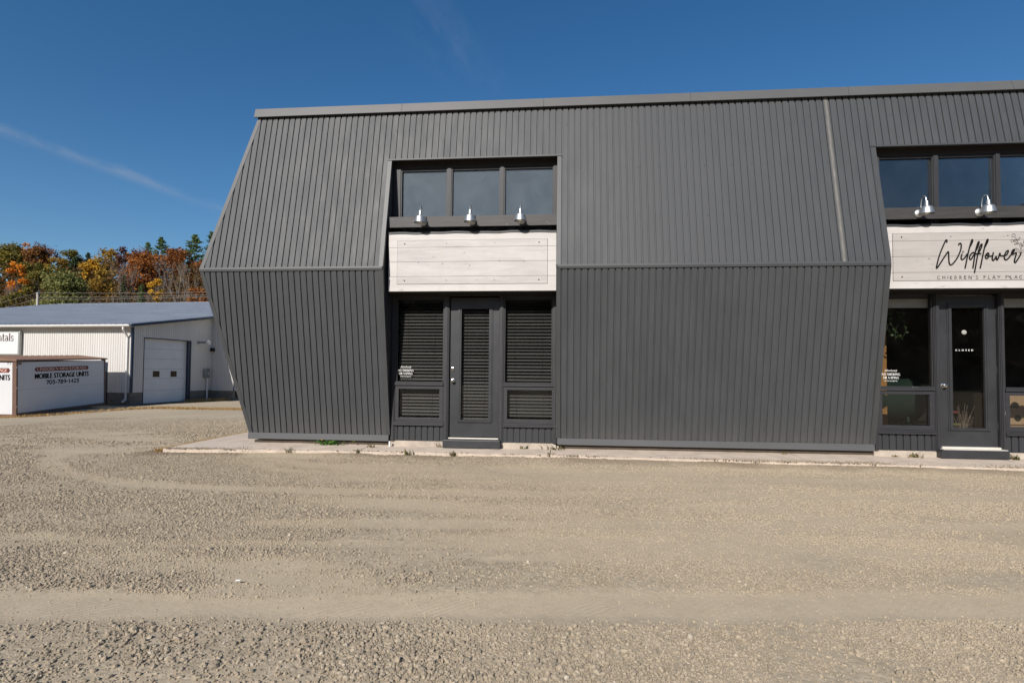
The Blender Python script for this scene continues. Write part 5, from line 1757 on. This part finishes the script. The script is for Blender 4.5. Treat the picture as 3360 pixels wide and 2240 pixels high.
def bare(name, x, y, zt, w, label, seed, depth=6, bark='bark_pale', stems=3, wisps=500):
    zg = float(hill_h(np.array(x), np.array(y)))-.2
    root = empty(name, (x, y, zg), 0, label, 'tree', 'autumn trees on the hillside')
    rng = random.Random(seed)
    rs_ = np.random.RandomState(seed)
    H = zt-zg
    mb = MB()
    for k in range(stems):
        a = rng.uniform(0, 6.28)
        branches(mb, rng, Vector((rng.uniform(-.2, .2), rng.uniform(-.2, .2), 0)), Vector((math.cos(a)*.22, math.sin(a)*.22, 1)), H*.42, .085, depth, spread=.40, up=.35)
    # keep inside the height and width seen
    z = np.array([v[2] for v in mb.v])
    xx = np.array([v[0] for v in mb.v])
    kz, kx = H/max(z.max(), .1), w*.5/max(np.abs(xx).max(), .1)
    mb.v = [(v[0]*kx, v[1]*kx, v[2]*kz) for v in mb.v]
    mb.build('trunk', M[bark], root)
    if wisps:
        vv = np.array([v for v in mb.v if v[2] > H*.4])
        c = vv[rs_.randint(0, len(vv), wisps)]+rs_.normal(0, .12, (wisps, 3))
        leaf_obj('crown', c, .06, rs_.rand(wisps), rs_, LM['brush'], root)
    return root
BL = [
 ('broadleaf_tree', -117.1, 108.6, 27.8, 22.2, 6.8, 'olive', 'large olive-green tree near the left edge of the wooded hill', 2600, .20, 0),
 ('broadleaf_tree', -125.0, 111.8, 29.1, 23.6, 5.0, 'olive', 'dark olive treetop cut by the left edge of the picture', 1500, .20, 0),
 ('broadleaf_tree', -125.4, 119.7, 31.3, 26.9, 3.4, 'salmon', 'salmon-pink treetop rising highest at the left of the hill', 900, .18, .3),
 ('broadleaf_tree', -110.1, 107.3, 26.8, 20.3, 5.3, 'rustdark', 'dark rust-brown tree right of the large olive tree', 2200, .19, 0),
 ('broadleaf_tree', -125.2, 123.7, 31.3, 26.3, 6.2, 'maroon', 'sparse purplish-brown treetop with sky showing through it', 1100, .18, .45),
 ('broadleaf_tree', -89.2, 83.4, 18.9, 13.2, 2.6, 'orange', 'small bright orange tree in front of the olive trees', 1300, .14, 0),
 ('broadleaf_tree', -98.1, 94.5, 21.3, 16.0, 4.2, 'olive', 'olive tree behind and right of the bright orange tree', 1700, .17, 0),
 ('broadleaf_tree', -91.1, 89.2, 18.4, 13.5, 4.0, 'olive', 'low olive-brown tree between the orange tree and the light green one', 1700, .16, 0),
 ('broadleaf_tree', -100.7, 102.2, 23.2, 18.7, 4.2, 'gold', 'golden-brown tree above the light green tree', 1600, .17, 0),
 ('broadleaf_tree', -106.4, 111.6, 27.3, 20.0, 5.8, 'olive', 'tall olive-gold tree rising left of the small dark spire', 2300, .19, .1),
 ('broadleaf_tree', -74.7, 76.8, 15.6, 9.0, 7.6, 'lightgreen', 'broad pale green tree just behind the warehouse roof by the pole', 4200, .16, 0),
 ('broadleaf_tree', -88.6, 97.4, 22.5, 15.6, 4.0, 'yellow', 'golden-yellow tree right of the dark pine mass', 1900, .16, 0),
 ('broadleaf_tree', -100.6, 114.1, 28.3, 21.5, 5.2, 'gold', 'tall thin-leaved gold tree with grey twigs showing', 1500, .18, .35),
 ('broadleaf_tree', -104.8, 123.7, 30.3, 24.8, 4.8, 'maroon', 'sparse maroon treetop right of the tall gold tree', 1200, .18, .4),
 ('broadleaf_tree', -81.1, 92.2, 18.9, 13.3, 5.6, 'gold', 'low golden-brown thicket tree above the wires at mid hill', 2000, .16, .15),
 ('broadleaf_tree', -86.0, 107.6, 25.6, 17.0, 9.6, 'rust', 'very large round rust-orange tree in the middle of the hill', 4600, .19, 0),
 ('broadleaf_tree', -86.3, 117.5, 28.1, 22.2, 6.4, 'rust', 'rust-orange tree between the lone pine and the big pine', 2300, .19, 0),
 ('broadleaf_tree', -72.5, 104.9, 23.4, 16.6, 4.6, 'rust', 'rust tree touching the corner of the charcoal building', 2000, .18, 0),
 ('broadleaf_tree', -63.8, 81.9, 15.8, 9.4, 2.1, 'yellow', 'narrow bright yellow tree standing up behind the wires', 1500, .12, 0),
 ('broadleaf_tree', -58.7, 84.4, 14.8, 10.2, 3.8, 'rust', 'low rust-orange shrub tree beside the charcoal building corner', 1500, .15, .1),
 ('broadleaf_tree', -83.6, 78.1, 12.8, 9.0, 4.6, 'olive', 'yellow-green bush left of the utility pole above the roof', 1700, .14, .15),
]
for i, (nm, x, y, zt, zc, w, lm, lab, n, leaf, sp) in enumerate(BL):
    broadleaf(nm, x, y, 0, zt, zc, w, LM[lm], lab, 100+i, n, max(14, int(w*4.2)), leaf, sp)
CF = [
 (-109.7, 119.3, 27.7, 24.6, 1.7, 'darkpine', 'tiny dark evergreen spire on the skyline in the dip of the hill', 700, .13),
 (-93.5, 98.9, 22.4, 16.0, 4.0, 'darkpine', 'dark bushy evergreen left of the golden-yellow tree', 2600, .16),
 (-97.2, 126.4, 32.8, 27.0, 4.6, 'pine', 'lone ragged pine standing against the sky mid hill', 1500, .15),
 (-101.9, 128.0, 32.0, 27.3, 3.0, 'pine', 'short pine on the skyline just left of the lone ragged pine', 900, .14),
 (-87.9, 125.3, 33.0, 25.5, 6.0, 'pine', 'largest green pine beside the charcoal building', 2600, .17),
 (-82.7, 123.7, 33.3, 25.5, 4.2, 'pine', 'pine half hidden by the edge of the charcoal building', 1400, .16),
 (-65.9, 81.7, 14.3, 9.6, 1.5, 'pine', 'small green conifer just left of the narrow yellow tree', 900, .11),
 (-71.8, 85.1, 16.3, 11.4, 1.0, 'darkpine', 'slim dark conifer among the bare trunks mid hill', 800, .11),
]
for i, (x, y, zt, zc, w, lm, lab, n, leaf) in enumerate(CF):
    conifer('conifer_tree', x, y, zt, zc, w, LM[lm], lab, 300+i, n, leaf)
for i, (x, y, zt, w, lab, st, dp) in enumerate([
 (-65.5, 89.6, 20.4, 5.2, 'large spreading leafless tree below the pines near the building', 4, 7),
 (-65.2, 85.7, 17.0, 3.0, 'thin leafless tree right of the narrow yellow tree', 3, 6),
 (-77.9, 92.4, 20.2, 3.8, 'tall pale leafless trunks left of the big rust tree', 3, 6),
 (-60.8, 86.1, 16.8, 3.2, 'leafless grey tree nearest the corner of the charcoal building', 3, 6),
 (-87.0, 79.7, 14.5, 3.8, 'leafless thicket tree at the far left above the roof', 4, 6),
 (-73.0, 86.0, 14.6, 3.0, 'leafless tree leaning right above the wires mid hill', 3, 6)]):
    bare('bare_tree', x, y, zt, w, lab, 400+i, dp, stems=st)

# woods that read as one mass: the brush at the foot of the hill, the forest up the slope, and the far side of the road
def wood(name, label, n, sampler, size, lm, seed, twigs=0):
    rs_ = np.random.RandomState(seed)
    p, t = sampler(rs_, n)
    o = leaf_obj(name, p, size, t, rs_, lm, None)
    return tag(o, label, 'woodland', kind='stuff')
def hill_sampler(d0, d1, l0, l1, hmax, clump):
    def f(rs_, n):
        d = rs_.uniform(d0, d1, n)
        l = rs_.uniform(l0, l1, n)*(d/100)
        x = FW[0]*d+FW[1]*l
        y = FW[1]*d-FW[0]*l
        c = fbm(x*clump, y*clump, 3)
        h = hmax*(.35+1.0*sstep(.3, .75, c))*rs_.rand(n)**.7
        z = hill_h(x, y)+h
        return np.stack([x, y, z], 1), np.clip(.15+.55*fbm(x*.22+9, y*.22+4, 3)+rs_.normal(0, .18, n)+.12*(h/hmax), 0, 1)
    return f
wood('brushwood', 'brown leafless brush and saplings along the foot of the wooded hill', 9000, hill_sampler(82, 97, -95, -52, 3.4, .35), .12, LM['brush'], 21)
wood('forest', 'mixed autumn forest filling the slope behind the single trees', 30000, hill_sampler(96, 138, -100, -50, 6.5, .16), .30, LM['wood'], 22)
def back_sampler(rs_, n):
    x = rs_.uniform(-90, 90, n)
    y = -46-30*rs_.rand(n)
    c = fbm(x*.09, y*.09, 3)
    top = 8+9*sstep(.25, .8, c)
    h = top*rs_.rand(n)**.75
    z = .33*np.maximum(0, -y-40)-.9+h
    return np.stack([x, y, z], 1), np.clip(.1+.6*c+rs_.normal(0, .18, n), 0, 1)
wood('forest_across_road', 'autumn forest on the far side of the road, seen mirrored in the shop glass', 16000, back_sampler, .75, LM['wood'], 23)
mb = MB()
rng = random.Random(9)
for k in range(420):
    d = rng.uniform(82, 99)
    l = rng.uniform(-92, -54)*d/100
    x, y = FW[0]*d+FW[1]*l, FW[1]*d-FW[0]*l
    z = float(hill_h(np.array(x), np.array(y)))
    h = rng.uniform(1.8, 5.0)
    lx, ly = rng.uniform(-.5, .5), rng.uniform(-.3, .3)
    mb.tube([(x, y, z), (x+lx*.4, y+ly*.4, z+h*.5), (x+lx, y+ly, z+h)], rng.uniform(.02, .045), 3, caps=False, r_end=.008)
    for q in range(3):
        s = rng.uniform(.4, .8)
        mb.tube([(x+lx*s, y+ly*s, z+h*s), (x+lx*s+rng.uniform(-.6, .6), y+ly*s, z+h*(s+.22))], .014, 3, caps=False, r_end=.005)
tag(mb.build('sapling_thicket', M['bark'], None), 'thin grey sapling stems crowding the foot of the hill', 'woodland', kind='stuff')

# ------------------------------------------------------------------ dry grass, weeds, litter
M['dry'] = leaf_mat('dry_grass_blades', [(0, (0.32, 0.19, 0.075)), (.5, (0.48, 0.31, 0.125)), (1, (0.58, 0.41, 0.19))])
M['weed'] = leaf_mat('weed_blades', [(0, (0.055, 0.060, 0.020)), (.5, (0.115, 0.110, 0.035)), (1, (0.25, 0.18, 0.07))])
M['green'] = leaf_mat('fresh_green_leaves', [(0, (0.03, 0.085, 0.015)), (.6, (0.07, 0.17, 0.025)), (1, (0.35, 0.28, 0.04))])
def blades(name, spots, hmin, hmax, lean, wid, mat, seed, label=None, kind=None, cat=None, group=None, loc=None):
    rs_ = np.random.RandomState(seed)
    n = len(spots)
    h = rs_.uniform(hmin, hmax, n)[:, None]
    a = rs_.uniform(0, 2*PI, n)
    dv = np.stack([np.cos(a), np.sin(a), np.zeros(n)], 1)
    b = np.stack([-np.sin(a), np.cos(a), np.zeros(n)], 1)*(wid*rs_.uniform(.6, 1.4, n))[:, None]
    ln_ = (lean*rs_.uniform(.2, 1.2, n))[:, None]
    up_ = np.array([0, 0, 1.0])
    p0 = spots
    p1 = spots+up_*h*.6+dv*ln_*h*.35
    p2 = spots+up_*h+dv*ln_*h
    v = np.stack([p0-b, p0+b, p1+b*.8, p1-b*.8, p2+b*.15, p2-b*.15], 1).reshape(-1, 3)
    k = np.arange(n)[:, None]*6
    q = np.concatenate([k+np.array([0, 1, 2, 3]), k+np.array([3, 2, 4, 5])])
    me = np_mesh(name, v, q)
    at = me.attributes.new('tint', 'FLOAT', 'POINT')
    at.data.foreach_set('value', np.repeat(rs_.rand(n), 6).astype(np.float32))
    me.materials.append(mat)
    o = bpy.data.objects.new(name, me)
    COL.objects.link(o)
    if loc is not None: o.location = loc
    return tag(o, label, cat, group, kind)
rs_ = np.random.RandomState(31)
def gz(x, y): return ground_h(np.asarray(x), np.asarray(y))-.03
# strip along the left end of the walk
n = 9000
y = rs_.uniform(7.92, 11.6, n)
x = -6.04+rs_.normal(0, .04, n)-.02*np.sin(y*5)
blades('dry_grass', np.stack([x, y, gz(x, y)+.01], 1), .02, .065, 1.0, .003, M['dry'], 1, 'strip of dry golden grass along the left edge of the concrete walk', 'stuff', 'grass')
# foot of the front edge of the walk
n = 900
x = rs_.uniform(-5.9, 7.5, n)
k = sstep(.50, .70, vnoise(x*2.1+3, x*0+1.5)) > rs_.rand(n)
x = x[k]
y = np.interp(x, [p[0] for p in fx], [p[1] for p in fx])-.015+rs_.normal(0, .018, len(x))
blades('dry_grass', np.stack([x, y, gz(x, y)+.005], 1), .012, .05, 1.0, .002, M['weed'], 2, 'scattered withered grass wisps along the front edge of the concrete walk', 'stuff', 'grass')
# verge between the lot and the warehouse
n = 6500
tt = rs_.rand(n)
x = -21.2+(9.5)*tt
y = 18.4+4.9*sstep(.0, .40, tt)+rs_.normal(0, .16, n)+.3*tt
blades('dry_grass', np.stack([x, y, gz(x, y)], 1), .03, .13, .9, .007, M['dry'], 3, 'verge of dry orange grass between the gravel lot and the warehouse', 'stuff', 'grass')
n = 1500
tt = rs_.rand(n)
x = WH_C[0]+.15+1.2*tt+.3*rs_.rand(n)
y = WH_C[1]+3.7+1.8*tt+rs_.normal(0, .15, n)-.2
blades('dry_grass', np.stack([x, y, gz(x, y)], 1), .06, .22, .6, .006, M['dry'], 4, 'tuft of tall dry grass at the inner corner of the warehouse wall', 'stuff', 'grass')

def weed(x, y, z, label, seed, n=16, h=(.05, .12), wid=.005, mat=None, spread=.03, lean=.9):
    r2 = np.random.RandomState(seed)
    sp = np.stack([r2.normal(0, spread, n), r2.normal(0, spread*.6, n), np.zeros(n)], 1)
    return blades('weed', sp, h[0], h[1], lean, wid, mat or M['weed'], seed, label, None, 'weed', 'weeds along the concrete walk', (x, y, z))
weed(-2.28, 8.07, .0, 'small upright weed at the walk edge below the no smoking notice on the left', 51, 14, (.05, .11), .008)
weed(-1.62, 8.08, .0, 'low bushy weed at the walk edge in front of the plain door step', 52, 22, (.03, .08), .007)
weed(-4.75, 8.0, .0, 'wispy dry weed at the walk edge nearest the left corner', 53, 12, (.05, .12), .003)
weed(-4.05, 8.03, .0, 'spreading dry weed at the walk edge left of the slab joint', 54, 26, (.04, .11), .004, lean=1.4)
weed(-3.04, 8.09, .01, 'weed growing in the first slab joint from the left', 55, 22, (.03, .07), .006)
weed(-2.96, 8.45, .045, 'yellow-green weed in the slab joint by the wall flashing', 56, 14, (.03, .06), .008)
weed(-.16, 8.63, .04, 'sprawling weed where the slab joint meets the right foot of the left recess', 57, 30, (.04, .10), .007, spread=.07, lean=1.6)
weed(-.20, 8.15, .02, 'brown weed in the slab joint at the front edge near the middle', 58, 26, (.03, .07), .004)
weed(-.62, 8.63, .045, 'little weed at the plinth right of the plain door', 59, 14, (.03, .07), .007, lean=1.5)
weed(-1.93, 8.62, .045, 'little weed tucked against the left side of the plain door step', 60, 12, (.04, .08), .006)
weed(4.98, 8.62, .045, 'green weed at the plinth left of the Wildflower door step', 61, 26, (.03, .08), .008, spread=.06, lean=1.5)
weed(4.72, 8.62, .045, 'small low weed at the plinth under the left Wildflower window', 62, 12, (.02, .05), .008)
weed(6.28, 8.58, .045, 'weed at the plinth just right of the Wildflower door step', 63, 22, (.03, .08), .007, lean=1.4)
weed(2.6, 8.0, .0, 'dry weed at the walk edge in front of the long middle wall', 64, 20, (.03, .08), .004)
weed(3.2, 8.62, .045, 'tiny weed under the flashing towards the right end of the middle wall', 65, 10, (.02, .05), .006)
# broad-leaved green plant under the flashing
gpz = empty('green_weed', (-3.68, 8.60, .045), 0, 'bright green broad-leaved plant with a yellow flower under the left wall flashing', 'weed', 'weeds along the concrete walk')
r2 = np.random.RandomState(77)
c = np.stack([r2.normal(0, .13, 90), r2.normal(0, .025, 90), r2.uniform(.005, .075, 90)], 1)
leaf_obj('leaves', c, .022, r2.uniform(0, .7, 90), r2, M['green'], gpz)
MB().lathe([(.004, 0), (.012, .006), (.014, .012), (.004, .014)], (-.13, -.02, .075), 8).build('flower', simple('yellow_petal', (0.6, 0.38, 0.02), 0.6), gpz)
lt = MB().prism([(-.014, -.003, 0), (.012, -.006, 0), (.016, .002, 0), (-.010, .006, 0)], (0, 0, .004)).build('paper_scrap', M['decal'])
lt.location = (-1.90, 3.17, -.004)
lt.rotation_euler = (.12, -.05, .3)
tag(lt, 'tiny white paper scrap lying on the gravel left of centre', 'litter')
